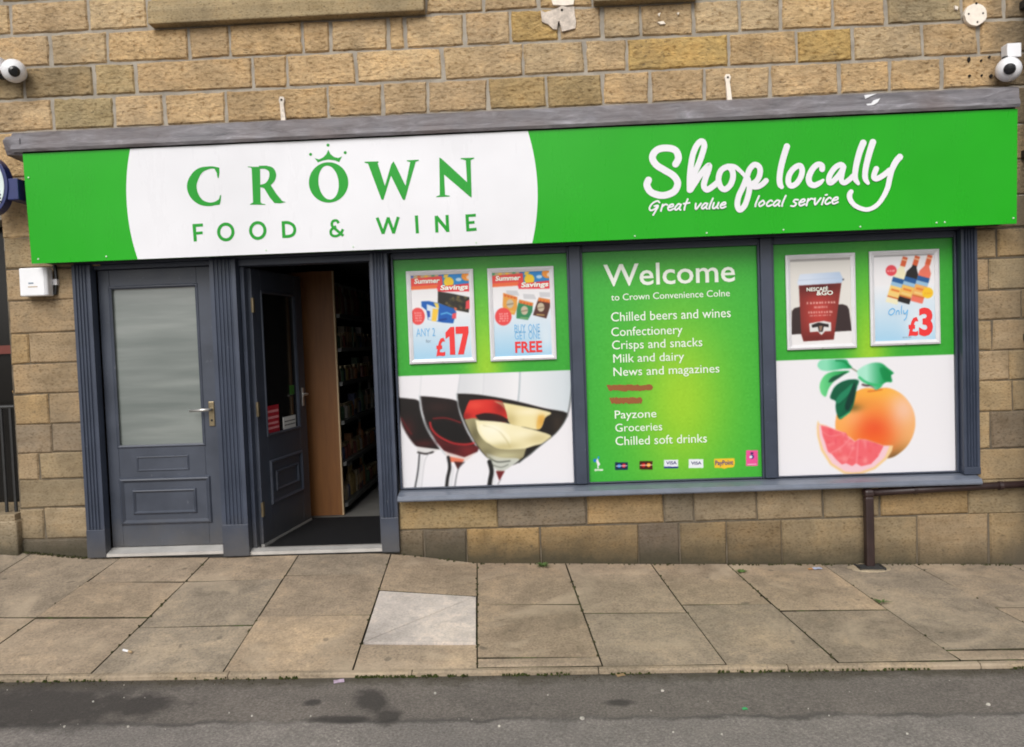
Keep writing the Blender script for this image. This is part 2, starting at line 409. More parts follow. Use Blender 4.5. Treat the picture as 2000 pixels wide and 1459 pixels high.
# ------------------------------------------------------------------ printed pictures (flat print on film and paper)
class Painter:
    """a printed picture: a grid sheet on an upright plane whose ink colours are mixed here shape by shape (colours are sRGB 0..255)"""
    def __init__(s, x0, x1, z0, z1, step, bgc):
        s.nx = int(round((x1-x0)/step))+1; s.nz = int(round((z1-z0)/step))+1
        s.xs = np.linspace(x0, x1, s.nx); s.zs = np.linspace(z0, z1, s.nz); s.step = step
        s.X, s.Z = np.meshgrid(s.xs, s.zs); s.img = np.empty((s.nz, s.nx, 3)); s.img[:] = bgc
    def _win(s, x0, x1, z0, z1):
        i0 = max(0, np.searchsorted(s.xs, x0-2*s.step)-1); i1 = min(s.nx, np.searchsorted(s.xs, x1+2*s.step)+1)
        j0 = max(0, np.searchsorted(s.zs, z0-2*s.step)-1); j1 = min(s.nz, np.searchsorted(s.zs, z1+2*s.step)+1)
        return slice(j0, j1), slice(i0, i1)
    def _put(s, wn, cov, col):
        c = col(s.X[wn], s.Z[wn]) if callable(col) else np.array(col, float)
        s.img[wn] = s.img[wn]*(1-cov[..., None])+c*cov[..., None]
    def fill(s, pts, col, alpha=1.0):
        P = np.array([(p[0], p[1]) for p in pts], float)
        wn = s._win(P[:, 0].min(), P[:, 0].max(), P[:, 1].min(), P[:, 1].max())
        X, Z = s.X[wn], s.Z[wn]
        if X.size == 0: return
        cov = np.zeros(X.shape)
        for dx in (-1/3, 0, 1/3):
            for dz in (-1/3, 0, 1/3):
                x = X+dx*s.step; z = Z+dz*s.step; ins = np.zeros(X.shape, bool)
                for a, b in zip(P, np.roll(P, -1, 0)):
                    if a[1] == b[1]: continue
                    ins ^= ((a[1] > z) != (b[1] > z)) & (x < (b[0]-a[0])*(z-a[1])/(b[1]-a[1])+a[0])
                cov += ins/9.0
        s._put(wn, cov*alpha, col)
    def stroke(s, pts, wd, col, alpha=1.0):
        P = np.array([(p[0], p[1]) for p in pts], float)
        wn = s._win(P[:, 0].min()-wd, P[:, 0].max()+wd, P[:, 1].min()-wd, P[:, 1].max()+wd)
        X, Z = s.X[wn], s.Z[wn]; d = np.full(X.shape, 9.0)
        for a, b in zip(P[:-1], P[1:]):
            e = b-a; L = (e**2).sum()+1e-12
            t = np.clip(((X-a[0])*e[0]+(Z-a[1])*e[1])/L, 0, 1)
            d = np.minimum(d, np.hypot(X-a[0]-t*e[0], Z-a[1]-t*e[1]))
        s._put(wn, np.clip((wd/2-d)/s.step+0.5, 0, 1)*alpha, col)
    def blob(s, c, rx, rz, col, alpha=1.0, power=2.0):
        wn = (slice(0, s.nz), slice(0, s.nx))
        d = np.hypot((s.X-c[0])/rx, (s.Z-c[1])/rz)
        s._put(wn, np.exp(-(d**power))*alpha, col)
    def clip_blob(s, pts, c, rx, rz, col, alpha=1.0):
        keep = s.img.copy(); s.fill(pts, (0, 0, 0)); changed = np.abs(s.img-keep).sum(2) > 0
        m = np.clip(np.abs(s.img-keep).sum(2)/np.maximum(keep.sum(2), 1), 0, 1)*changed
        s.img = keep
        d = np.hypot((s.X-c[0])/rx, (s.Z-c[1])/rz); cov = np.exp(-d*d)*alpha*m
        s._put((slice(0, s.nz), slice(0, s.nx)), cov, col)
    def ell(s, c, rx, rz, col, alpha=1.0, rot=0.0):
        t = np.linspace(0, 2*np.pi, 40, endpoint=False); co, si = math.cos(rot), math.sin(rot)
        s.fill([(c[0]+rx*math.cos(a)*co-rz*math.sin(a)*si, c[1]+rx*math.cos(a)*si+rz*math.sin(a)*co) for a in t], col, alpha)
    def soften(s, r=1, passes=2):
        for _ in range(passes):
            for ax in (0, 1):
                p = np.pad(s.img, [(r, r) if a == ax else (0, 0) for a in range(3)], mode='edge')
                s.img = sum(np.take(p, range(i, i+s.img.shape[ax]), axis=ax) for i in range(2*r+1))/(2*r+1)
    def sheet(s, name, y, mat, parent, k=0.80):
        v = np.stack([s.X, np.full_like(s.X, y), s.Z], -1).reshape(-1, 3)
        i = np.arange(s.nx*s.nz).reshape(s.nz, s.nx)
        f = np.stack([i[:-1, :-1], i[:-1, 1:], i[1:, 1:], i[1:, :-1]], -1).reshape(-1, 4)
        me = bpy.data.meshes.new(name)
        me.vertices.add(len(v)); me.vertices.foreach_set('co', v.astype(np.float32).ravel())
        me.loops.add(f.size); me.loops.foreach_set('vertex_index', f.astype(np.int32).ravel())
        me.polygons.add(len(f)); me.polygons.foreach_set('loop_start', np.arange(0, f.size, 4, dtype=np.int32))
        me.update(calc_edges=True)
        a = me.color_attributes.new('print', 'FLOAT_COLOR', 'POINT')
        c = lin(np.clip(s.img, 0, 255))*k
        a.data.foreach_set('color', np.concatenate([c.reshape(-1, 3), np.ones((c.shape[0]*c.shape[1], 1))], 1).astype(np.float32).ravel())
        me.validate()
        return obj(name, me, mat, parent)
def grad2(c0, c1, axis, a, b):
    """a print colour that runs from c0 to c1 along x (0) or z (1) between a and b"""
    c0 = np.array(c0, float); c1 = np.array(c1, float)
    def f(X, Z):
        t = np.clip(((X if axis == 0 else Z)-a)/(b-a), 0, 1)[..., None]
        return c0*(1-t)+c1*t
    return f
def zoomed(ox, oy, k, y):
    """close-up drawing coordinates -> (x, z) on the plane at depth y"""
    return lambda pts: [at(ox+p[0]/k, oy+p[1]/k, y) for p in pts]

# ------------------------------------------------------------------ ground: base heights along the wall, paving, kerb, road
BASE = [(-9, 0.36), (-3.77, 0.091), (-3.624, 0.087), (-3.176, 0.031), (-2.6, 0.012), (-2.2, 0.0), (-2.0, 0.004), (-1.116, 0.002), (-0.993, -0.006), (-0.472, -0.084), (0.774, -0.127), (2.138, -0.165), (3.163, -0.194), (9, -0.38)]
KY = -1.5
def zbase(x): return float(np.interp(x, [b[0] for b in BASE], [b[1] for b in BASE]))
def zkerb(x): return -0.2095-0.0098*x
def zpave(x, y):
    t = min(max(y/KY, -0.2), 1.15)
    return zbase(x)*(1-t)+zkerb(x)*t
def on_pave(px, py):
    z = -0.1
    for _ in range(30):
        d = ray(px, py); t = (z-CAM.z)/d.z; x, y = CAM.x+d.x*t, CAM.y+d.y*t; z = 0.5*z+0.5*zpave(x, y)
    return x, y
ROADK = 0.026
def zroad(x, y): return zkerb(x)-ROADK+min(0.0, y+1.6)*-0.012
def on_road(px, py):
    z = -0.27
    for _ in range(20):
        d = ray(px, py); t = (z-CAM.z)/d.z; x, y = CAM.x+d.x*t, CAM.y+d.y*t; z = zroad(x, y)
    return x, y

# the ground sheet far out, under everything
g = MB(); g.box(-120, 120, -120, 60, -2.2, -1.2)
obj('ground', g, simple('earth', (0.06, 0.055, 0.045), 1.0, 0.3, 2)); tag(bpy.data.objects['ground'], kind='structure')

# road
def road_mat():
    m, n, l, b = nodes_of('asphalt')
    gm = n.new('ShaderNodeNewGeometry'); pos = gm.outputs['Position']
    grit = noise_tex(n, l, pos, 85, 5, 0.85); mid = noise_tex(n, l, pos, 6, 6, 0.7); big = noise_tex(n, l, pos, 1.0, 4, 0.6)
    c = ramp(n, l, grit, [(0.34, (0.115, 0.104, 0.096)), (0.52, (0.220, 0.200, 0.186)), (0.70, (0.38, 0.35, 0.325))])
    c = mix(n, l, 1.0, c, ramp(n, l, mid, [(0.3, (0.86, 0.86, 0.86)), (0.7, (1.15, 1.14, 1.13))]), 'MULTIPLY')
    c = mix(n, l, 1.0, c, ramp(n, l, big, [(0.3, (0.88, 0.88, 0.88)), (0.7, (1.13, 1.12, 1.10))]), 'MULTIPLY')
    sp = n.new('ShaderNodeSeparateXYZ'); l.new(pos, sp.inputs[0])
    wob = noise_tex(n, l, pos, 4.5, 5, 0.65)
    wob2 = noise_tex(n, l, pos, 13, 4, 0.6)
    # gutter strip: browner, coarser tarmac laid along the kerb, ending in a wavy tar seam
    yl = math_n(n, l, 'ADD', sp.outputs[1], math_n(n, l, 'MULTIPLY', math_n(n, l, 'SUBTRACT', wob, 0.5), 0.16))
    strip = n.new('ShaderNodeMapRange'); strip.inputs[1].default_value = -2.03; strip.inputs[2].default_value = -2.00
    l.new(yl, strip.inputs[0])
    c = mix(n, l, math_n(n, l, 'MULTIPLY', strip.outputs[0], 0.5), c, mix(n, l, 1.0, c, (0.50, 0.46, 0.42), 'MULTIPLY'))
    seam = n.new('ShaderNodeMapRange'); seam.inputs[1].default_value = 0.004; seam.inputs[2].default_value = 0.030; seam.inputs[3].default_value = 0.72; seam.inputs[4].default_value = 0.0
    l.new(math_n(n, l, 'ABSOLUTE', math_n(n, l, 'ADD', yl, 2.02)), seam.inputs[0])
    c = mix(n, l, math_n(n, l, 'MULTIPLY', seam.outputs[0], ramp(n, l, noise_tex(n, l, pos, 1.7, 3), [(0.38, 0.15), (0.55, 1.0)])), c, (0.062, 0.057, 0.053))
    gut = n.new('ShaderNodeMapRange'); gut.inputs[1].default_value = -1.66; gut.inputs[2].default_value = -1.57; l.new(math_n(n, l, 'ADD', yl, math_n(n, l, 'MULTIPLY', math_n(n, l, 'SUBTRACT', wob2, 0.5), 0.16)), gut.inputs[0])
    c = mix(n, l, math_n(n, l, 'MULTIPLY', gut.outputs[0], 0.75), c, (0.058, 0.050, 0.033))
    # damp patches with ragged outlines
    wet = None
    for (cx, cy, a, bb, ang) in STAINS:
        X = math_n(n, l, 'SUBTRACT', sp.outputs[0], cx); Y = math_n(n, l, 'SUBTRACT', sp.outputs[1], cy)
        ca, sa = math.cos(ang), math.sin(ang)
        u = math_n(n, l, 'ADD', math_n(n, l, 'MULTIPLY', X, ca/a), math_n(n, l, 'MULTIPLY', Y, sa/a))
        v = math_n(n, l, 'SUBTRACT', math_n(n, l, 'MULTIPLY', Y, ca/bb), math_n(n, l, 'MULTIPLY', X, sa/bb))
        d = math_n(n, l, 'SQRT', math_n(n, l, 'ADD', math_n(n, l, 'MULTIPLY', u, u), math_n(n, l, 'MULTIPLY', v, v)))
        d = math_n(n, l, 'ADD', d, math_n(n, l, 'MULTIPLY', math_n(n, l, 'SUBTRACT', wob, 0.5), 2.2))
        d = math_n(n, l, 'ADD', d, math_n(n, l, 'MULTIPLY', math_n(n, l, 'SUBTRACT', wob2, 0.5), 0.8))
        mr = n.new('ShaderNodeMapRange'); mr.inputs[1].default_value = 0.7; mr.inputs[2].default_value = 1.35; mr.inputs[3].default_value = 1; mr.inputs[4].default_value = 0
        l.new(d, mr.inputs[0])
        wet = mr.outputs[0] if wet is None else math_n(n, l, 'MAXIMUM', wet, mr.outputs[0])
    c = mix(n, l, math_n(n, l, 'MULTIPLY', wet, 0.78), c, (0.040, 0.036, 0.034))
    l.new(c, b.inputs['Base Color'])
    b.inputs['Roughness'].default_value = 0.9; b.inputs['Specular IOR Level'].default_value = 0.25
    bump(n, l, b, grit, 0.6, 0.006)
    return m
def stain(px0, px1, py0, py1, ang=0.0):
    xm, ym = on_road((px0+px1)/2, (py0+py1)/2)
    xa, _ = on_road(px0, (py0+py1)/2); xb, _ = on_road(px1, (py0+py1)/2)
    _, ya = on_road((px0+px1)/2, py0); _, yb = on_road((px0+px1)/2, py1)
    return (xm, ym, abs(xb-xa)/2, abs(ya-yb)/2, ang)
STAINS = [stain(-170, 275, 1336, 1424), stain(220, 335, 1354, 1396), stain(698, 756, 1344, 1400, 0.5), stain(728, 785, 1382, 1416), stain(610, 730, 1398, 1412), stain(596, 628, 1366, 1378), stain(1180, 1240, 1366, 1380)]
r = MB()
xs = [-60, -12]+[x*0.5 for x in range(-12, 13)]+[12, 60]; ys = [-1.52, -1.75, -2.0, -2.5, -3.5, -6, -9.5]
vs = [(x, y, zroad(max(-8, min(8, x)), y)) for y in ys for x in xs]
nx = len(xs)
r.add(vs, [(j*nx+i, j*nx+i+1, (j+1)*nx+i+1, (j+1)*nx+i) for j in range(len(ys)-1) for i in range(nx-1)])
road = obj('road', r, road_mat()); tag(road, kind='structure')

# pavement bed, slabs
SEAMS = [((197, 1115), (0, 1255)), ((400, 1097), (172, 1319)), ((582, 1085), (432, 1315)), ((762, 1085), (689, 1305)), ((932, 1097), (932, 1305)), ((1107, 1107), (1177, 1300)), ((1275, 1105), (1420, 1297)), ((1422, 1102), (1637, 1292)), ((1642, 1125), (1877, 1290)), ((1840, 1132), (2000, 1216))]
seam_lines = []
for a, b in SEAMS:
    (xa, ya), (xb, yb) = on_pave(*a), on_pave(*b)
    k = (xb-xa)/(yb-ya); seam_lines.append((xa-k*ya, xa-k*ya+k*KY))      # x at the wall, x at the kerb
L0 = seam_lines[0]; L9 = seam_lines[-1]
seam_lines = [(L0[0]-0.62*i, L0[1]-0.62*i) for i in range(4, 0, -1)]+seam_lines+[(L9[0]+0.64*i, L9[1]+0.64*i) for i in range(1, 5)]
def rowy(px, py): return on_pave(px, py)[1]
ROWS = {3: [rowy(40, 1205)], 4: [rowy(270, 1135), rowy(180, 1205)], 5: [rowy(460, 1132), rowy(390, 1221)], 6: [rowy(650, 1121), rowy(610, 1201)],
        7: [rowy(850, 1160), rowy(830, 1257)], 8: [rowy(1030, 1178), rowy(1060, 1283)], 9: [rowy(1330, 1195)], 10: [rowy(1420, 1178)], 11: [rowy(1590, 1191)], 12: [rowy(1880, 1268)], 13: [rowy(1960, 1185)]}
pav = MB()
xs = [x*0.25 for x in range(-26, 27)]; ys = [0.25, 0.0, -0.5, -1.0, -1.52]; nx = len(xs)
pav.add([(x, y, zpave(x, y)-0.022) for y in ys for x in xs], [(j*nx+i, j*nx+i+1, (j+1)*nx+i+1, (j+1)*nx+i) for j in range(len(ys)-1) for i in range(nx-1)])
pavement = obj('pavement', pav, M['joint']); tag(pavement, kind='structure')

def slab_mesh(xa0, xb0, xa1, xb1, y0, y1, gap=0.005, lift=0.0, tilt=(0, 0), nu=4, nv=4):
    """a paving slab between two seams: (left, right) at y0 (wall side) and at y1 (kerb side)"""
    m = MB(); top = []
    yy0, yy1 = y0-gap*1.5, y1+gap*1.5
    for j in range(nv+1):
        v = j/nv; y = yy0+(yy1-yy0)*v
        f = (y-y0)/(y1-y0)
        xl = xa0+(xa1-xa0)*f+gap; xr = xb0+(xb1-xb0)*f-gap
        for i in range(nu+1):
            u = i/nu; x = xl+(xr-xl)*u
            e = 0.005 if i in (0, nu) or j in (0, nv) else 0.0
            top.append((x, y, zpave(x, y)+lift+tilt[0]*(u-0.5)+tilt[1]*(v-0.5)-e))
    # ease the edges: the second row sits close to the rim
    n = nu+1; m.add(top, [(j*n+i, (j+1)*n+i, (j+1)*n+i+1, j*n+i+1) for j in range(nv) for i in range(nu)])
    rim = [i for i in range(n)]+[j*n+nu for j in range(1, nv+1)]+[nv*n+i for i in range(nu-1, -1, -1)]+[j*n for j in range(nv-1, 0, -1)]
    low = [(top[i][0], top[i][1], top[i][2]-0.05) for i in rim]; k = len(rim); b0 = len(top)
    m.v += low; m.f += [(rim[i], rim[(i+1) % k], b0+(i+1) % k, b0+i) for i in range(k)]
    return m
PAVE_COL = [(0.335, 0.262, 0.189), (0.292, 0.235, 0.174), (0.362, 0.282, 0.202), (0.298, 0.245, 0.185), (0.340, 0.262, 0.184)]
def add_slab(c, y0, y1, col=None):
    (a0, a1), (b0, b1) = seam_lines[c], seam_lines[c+1]
    ip = lambda s0, s1, y: s0+(s1-s0)*(y/KY)
    o = obj('paving_slab', slab_mesh(ip(a0, a1, y0), ip(b0, b1, y0), ip(a0, a1, y1), ip(b0, b1, y1), y0, y1, random.uniform(0.0032, 0.0052), random.uniform(-0.0025, 0.0025), (random.uniform(-.006, .006), random.uniform(-.006, .006))), M['slab'], pavement)
    o.data.materials.append(M['joint'])          # the buried sides carry the joint's dirt
    o.data.polygons.foreach_set('material_index', [0 if p.normal.z > .5 else 1 for p in o.data.polygons])
    col = col or random.choice(PAVE_COL); k = random.uniform(0.90, 1.08)
    o.color = (col[0]*k, col[1]*k, col[2]*k, 1); return o
for c in range(len(seam_lines)-1):
    rows = [0.0]+sorted(ROWS.get(c, [-0.5-0.1*(c % 2), -1.0-0.1*(c % 2)]), reverse=True)+[KY]
    for k in range(len(rows)-1):
        if c == 7 and k == 1: COVER = (c, rows[1], rows[2]); continue
        add_slab(c, rows[k], rows[k+1])
# pale two-piece inspection cover let into the paving
c, y0, y1 = COVER
(a0, a1), (b0, b1) = seam_lines[c], seam_lines[c+1]
ip = lambda s0, s1, y: s0+(s1-s0)*(y/KY)
TLc, TRc, BLc, BRc = (ip(a0, a1, y0)+.008, y0-.006), (ip(b0, b1, y0)-.008, y0-.006), (ip(a0, a1, y1)+.008, y1+.006), (ip(b0, b1, y1)-.008, y1+.006)
cov = thing('inspection_cover', 'pale square cement cover split corner to corner in the paving outside the open doorway', 'cover', ((TLc[0]+BRc[0])/2, (y0+y1)/2, zpave(-0.6, -0.8)))
def tri_plate(pts, lift):
    m = MB(); n = len(pts)
    top = [(p[0], p[1], zpave(p[0], p[1])+lift) for p in pts]
    m.add(top+[(p[0], p[1], p[2]-0.04) for p in top], [tuple(range(n)), tuple(range(2*n-1, n-1, -1))]+[(i, (i+1) % n, (i+1) % n+n, i+n) for i in range(n)])
    return m
gp = 0.005
for pts, lift in (([TLc, (TRc[0]-gp*2, TRc[1]), (BLc[0], BLc[1]+gp*1.6)], 0.001), ([TRc, BRc, (BLc[0]+gp*2, BLc[1]), (TRc[0], TRc[1]-gp*1.6)], 0.003)):
    o = obj('cover_half', tri_plate(pts, lift), M['cover'], cov, bevel=0.003); o.color = (0.54, 0.48, 0.435, 1)

# kerb of flush stones
kerb_bed = MB(); xs = [x*0.5 for x in range(-13, 14)]
kerb_bed.add([p for x in xs for p in ((x, KY+.02, zkerb(x)-0.03), (x, KY-0.036, zkerb(x)-0.03), (x, KY-0.036, zkerb(x)-0.2))], [(3*i+k, 3*i+3+k, 3*i+4+k, 3*i+1+k) for i in range(len(xs)-1) for k in (0, 1)])
kerb = obj('kerb', kerb_bed, M['joint']); tag(kerb, kind='structure')
kx = on_pave(805, 1310)[0]-0.92*7
while kx < 6.2:
    m = MB(); x0, x1 = kx+0.0025, kx+0.92-0.0025; n = 6; vs = []
    w_ = random.uniform(-.002, .002)
    for i in range(n+1):
        x = x0+(x1-x0)*i/n
        for (y, dz) in ((KY-.003, -.004), (KY-.007, -.0005), (KY-.030+w_, -.003), (KY-.039+w_*.5, -.010), (KY-.042, -.1)): vs.append((x, y, zkerb(x)+dz+random.uniform(-.0015, .0015)))
    m.add(vs, [(5*i+k, 5*i+k+1, 5*i+6+k, 5*i+5+k) for i in range(n) for k in range(4)]+[tuple(range(5)), tuple(range(5*n, 5*n+5))])
    o = obj('kerb_stone', m, M['slab'], kerb); q = random.uniform(0.85, 1.05); o.color = (0.32*q, 0.255*q, 0.18*q, 1)
    kx += 0.92

# ------------------------------------------------------------------ the stone building
def project(x, y, z):
    d = Vector((x, y, z))-CAM; k = d.dot(FW)
    return PW/2+FOC*d.dot(RT)/k, PH/2-FOC*d.dot(UP)/k
def x_at(px, z, y=0.0):
    """where along the wall, at height z, the photograph's column px falls"""
    lo, hi = -9.0, 9.0
    for _ in range(50):
        mid = (lo+hi)/2
        if project(mid, y, z)[0] < px: lo = mid
        else: hi = mid
    return lo
bld = thing('stone_building', 'buff sandstone building with coursed blocks above and beside the grey shopfront', 'building', (0, 0.2, 0))
WX0, WX1 = -5.2, 4.6
NB = (-4.75, -3.614, 0.318, 2.36)        # the neighbour's window opening at the left edge
m = MB(); ml = MB()
FB = 0.010
for x0, x1, z0, z1 in ((WX0, NB[0], -1.2, 5.0), (NB[1], -3.128, -1.2, 2.75), (NB[0], NB[1], -1.2, NB[2]), (NB[0], NB[1], NB[3], 2.75), (NB[0], WX1, 2.75, 5.0), (2.884, WX1, -1.2, 2.75), (-0.985, 2.884, -1.2, 0.40), (-3.128, -0.985, -1.2, -0.02)):
    if z0 < 0 < 2.15 < z1:
        ml.box(x0, x1, FB, 0.36, z0, 2.15); m.box(x0, x1, FB, 0.36, 2.15, z1)
    else: (ml if z1 < 2.2 else m).box(x0, x1, FB, 0.36, z0, z1)
wall = obj('mortar_wall', m, M['mortar'], bld)
obj('mortar_wall', ml, simple('dark tight joints', (0.115, 0.095, 0.070), 0.95, 0.35, 9, 0.6, 0.006, spec=0.1, bscale=70), bld)['label'] = 'dark narrow joints of the lower wall'

def stone_mesh(x0, x1, z0, z1, rough, seed):
    w_, h_ = x1-x0, z1-z0
    nx = max(4, min(13, int(w_/0.035))); nz = 6 if h_ > 0.12 else 3
    rnd = random.Random(seed); off = Vector((rnd.uniform(0, 99), rnd.uniform(0, 99), rnd.uniform(0, 99)))
    us = [0, 0.009/w_]+[i/(nx-1) for i in range(1, nx-1)]+[1-0.009/w_, 1]
    vs_ = [0, 0.009/h_]+[i/(nz-1) for i in range(1, nz-1)]+[1-0.009/h_, 1]
    jit = [[(rnd.uniform(-.006, .006), rnd.uniform(-.005, .005)) for _ in range(2)] for _ in range(2)]
    amp = 0.010 if rough else 0.003; base = -0.0005 if rough else 0.0
    V = []
    for j, v in enumerate(vs_):
        for i, u in enumerate(us):
            jx = (jit[0][0][0]*(1-u)+jit[0][1][0]*u)*(1-v)+(jit[1][0][0]*(1-u)+jit[1][1][0]*u)*v
            jz = (jit[0][0][1]*(1-u)+jit[0][1][1]*u)*(1-v)+(jit[1][0][1]*(1-u)+jit[1][1][1]*u)*v
            x = x0+w_*u+jx; z = z0+h_*v+jz
            edge = i in (0, len(us)-1) or j in (0, len(vs_)-1)
            q = mnoise.noise(Vector((x*6, z*11, 0))+off)
            if edge:
                y = 0.0085; e = mnoise.noise(Vector((x*22, z*22, 3))+off)*(0.008 if rough else 0.003)
                if i in (0, len(us)-1): x += e
                if j in (0, len(vs_)-1): z += e
            else:
                q2 = mnoise.noise(Vector((x*17, z*25, 5))+off)
                inner = 0.55 if (i in (1, len(us)-2) or j in (1, len(vs_)-2)) else 1.0
                y = base-amp*(0.42+0.38*q+0.30*q2)*inner
            V.append((x, y, z))
    n = len(us); mb = MB()
    mb.add(V, [(j*n+i, j*n+i+1, (j+1)*n+i+1, (j+1)*n+i) for j in range(len(vs_)-1) for i in range(n-1)])
    rim = list(range(n))+[j*n+n-1 for j in range(1, len(vs_))]+[(len(vs_)-1)*n+i for i in range(n-2, -1, -1)]+[j*n for j in range(len(vs_)-2, 0, -1)]
    b0 = len(V); mb.v += [(V[i][0], 0.03, V[i][2]) for i in rim]; k = len(rim)
    mb.f += [(rim[(i+1) % k], rim[i], b0+i, b0+(i+1) % k) for i in range(k)]
    return mb
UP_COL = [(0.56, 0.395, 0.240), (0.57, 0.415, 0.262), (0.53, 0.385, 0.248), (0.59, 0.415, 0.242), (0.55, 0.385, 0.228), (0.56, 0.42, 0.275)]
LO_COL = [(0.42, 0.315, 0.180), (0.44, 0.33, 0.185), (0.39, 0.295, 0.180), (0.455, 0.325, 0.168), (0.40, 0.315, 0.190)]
DARK = (0.21, 0.165, 0.115); GREYB = (0.29, 0.235, 0.165); WARM = (0.50, 0.345, 0.165); BROWN = (0.35, 0.245, 0.125)
sseed = 0
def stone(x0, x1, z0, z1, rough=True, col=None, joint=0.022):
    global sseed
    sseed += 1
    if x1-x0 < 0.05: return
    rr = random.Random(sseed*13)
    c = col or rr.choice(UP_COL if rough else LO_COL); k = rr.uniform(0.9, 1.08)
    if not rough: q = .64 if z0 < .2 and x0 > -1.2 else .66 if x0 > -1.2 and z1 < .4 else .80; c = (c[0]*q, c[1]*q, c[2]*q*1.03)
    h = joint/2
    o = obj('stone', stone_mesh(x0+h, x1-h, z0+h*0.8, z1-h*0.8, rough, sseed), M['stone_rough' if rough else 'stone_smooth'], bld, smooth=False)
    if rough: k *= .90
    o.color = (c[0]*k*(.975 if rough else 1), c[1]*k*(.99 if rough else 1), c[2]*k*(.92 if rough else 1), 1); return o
def course(xs, z0, z1, rough=True, cols={}, joint=0.022, skip=()):
    for i in range(len(xs)-1):
        if i in skip: continue
        stone(xs[i], xs[i+1], z0, z1, rough, cols.get(i), joint)
def fill_course(x0, x1, z0, z1, rough=True, joint=0.022):
    rr = random.Random(int(z0*1000)+int(x0*77)); xs = [x0]
    while xs[-1] < x1-0.8: xs.append(xs[-1]+(rr.uniform(0.45, 0.75) if z0 > 3.79 or z0 < .35 else rr.uniform(0.30, 0.58)))
    if x1-xs[-1] > 0.34: xs.append((xs[-1]+x1)/2)
    xs.append(x1); course(xs, z0, z1, rough, joint=joint)
BZ = [2.505, 2.723, 2.940, 3.155, 3.372, 3.588, 3.806, 4.02, 4.24]
rows_px = {5: [20, 173, 287, 829, 945, 1051, 1157],
           4: [-45, 97, 209, 369, 448, 591, 645, 758, 791, 907, 997, 1091, 1176, 1250, 1354, 1446, 1526, 1627, 1730, 1879, 1962, 2045],
           3: [-60, 46, 183, 265, 493, 560, 695, 865, 1022, 1142, 1225, 1424, 1556, 1665, 1802, 1912, 2030],
           2: [-40, 102, 222, 321, 441, 640, 747, 835, 953, 1067, 1178, 1269, 1376, 1505, 1640, 1738, 1840, 2010]}
yel = {(3, 10): (0.53, 0.365, 0.155), (3, 12): (0.50, 0.34, 0.145), (4, 10): (0.50, 0.345, 0.155), (2, 8): (0.42, 0.30, 0.16), (2, 9): (0.385, 0.285, 0.16), (3, 2): GREYB[:2]+(0.17,) if False else (0.44, 0.335, 0.20), (3, 1): (0.35, 0.265, 0.165), (2, 1): (0.40, 0.315, 0.19), (4, 18): (0.39, 0.31, 0.205), (3, 0): (0.33, 0.25, 0.155)}
for r_, pxs in rows_px.items():
    z0, z1 = BZ[r_], BZ[r_+1]; xs = [x_at(p, (z0+z1)/2) for p in pxs]
    sk = (2,) if r_ == 5 else ()
    course(xs, z0, z1, True, {i: c for (a, i), c in yel.items() if a == r_}, skip=sk)
    fill_course(WX0, xs[0], z0, z1)
    if r_ == 5:
        fill_course(1.13, WX1, z0, z1)
        course([-2.515, -2.05, -1.6, -1.15, -0.655], z0+0.165, z1)      # only the top of this course shows over the sill
    else: fill_course(xs[-1], WX1, z0, z1)
for r_ in (6, 7): fill_course(WX0, WX1, BZ[r_], BZ[r_+1])
# beside and below the fascia
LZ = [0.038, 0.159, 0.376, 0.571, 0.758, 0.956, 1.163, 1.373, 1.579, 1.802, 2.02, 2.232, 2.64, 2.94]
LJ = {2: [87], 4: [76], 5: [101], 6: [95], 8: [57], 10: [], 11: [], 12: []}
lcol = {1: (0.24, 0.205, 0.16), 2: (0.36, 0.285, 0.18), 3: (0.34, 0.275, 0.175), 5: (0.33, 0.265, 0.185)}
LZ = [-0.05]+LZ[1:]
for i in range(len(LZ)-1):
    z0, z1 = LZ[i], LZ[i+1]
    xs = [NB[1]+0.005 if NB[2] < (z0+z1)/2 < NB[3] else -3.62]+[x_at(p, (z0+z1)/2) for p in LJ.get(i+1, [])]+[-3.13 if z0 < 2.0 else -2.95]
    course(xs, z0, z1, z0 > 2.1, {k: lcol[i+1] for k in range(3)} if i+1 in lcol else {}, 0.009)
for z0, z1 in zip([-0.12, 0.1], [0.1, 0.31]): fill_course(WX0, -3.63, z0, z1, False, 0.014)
for z0, z1 in ((2.38, 2.66), (2.66, 2.94)): fill_course(WX0, -3.62, z0, z1, True)
RZ = [0.145, 0.364, 0.576, 0.824, 1.027, 1.227, 1.429, 1.624, 1.835, 2.03, 2.24, 2.47, 2.70, 2.94]
RJ = {1: [], 2: [1936], 3: [1980], 4: [1972], 5: [1939], 6: [1995], 7: [1932], 8: [1948], 9: [], 10: [], 11: []}
for i in range(1, len(RZ)-1):
    z0, z1 = RZ[i], RZ[i+1]
    xs = [2.892]+[x_at(p, (z0+z1)/2) for p in RJ.get(i, [])]; xs.append(max(xs[-1]+0.3, 3.35)+0.1*(i % 2))
    course(xs, z0, z1, z0 > 2.1, {1: DARK} if i == 2 else {}, 0.010)
    fill_course(xs[-1], WX1, z0, z1, z0 > 2.1, 0.014)
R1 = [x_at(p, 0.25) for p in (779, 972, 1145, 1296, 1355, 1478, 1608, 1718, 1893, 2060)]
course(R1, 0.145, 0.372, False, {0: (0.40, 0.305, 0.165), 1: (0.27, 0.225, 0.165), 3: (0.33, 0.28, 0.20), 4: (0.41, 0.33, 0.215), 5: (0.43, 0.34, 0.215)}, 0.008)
R2 = [x_at(p, 0.03) for p in (780, 828, 912, 1056, 1247, 1328, 1420, 1527, 1792, 1932, 2070)]
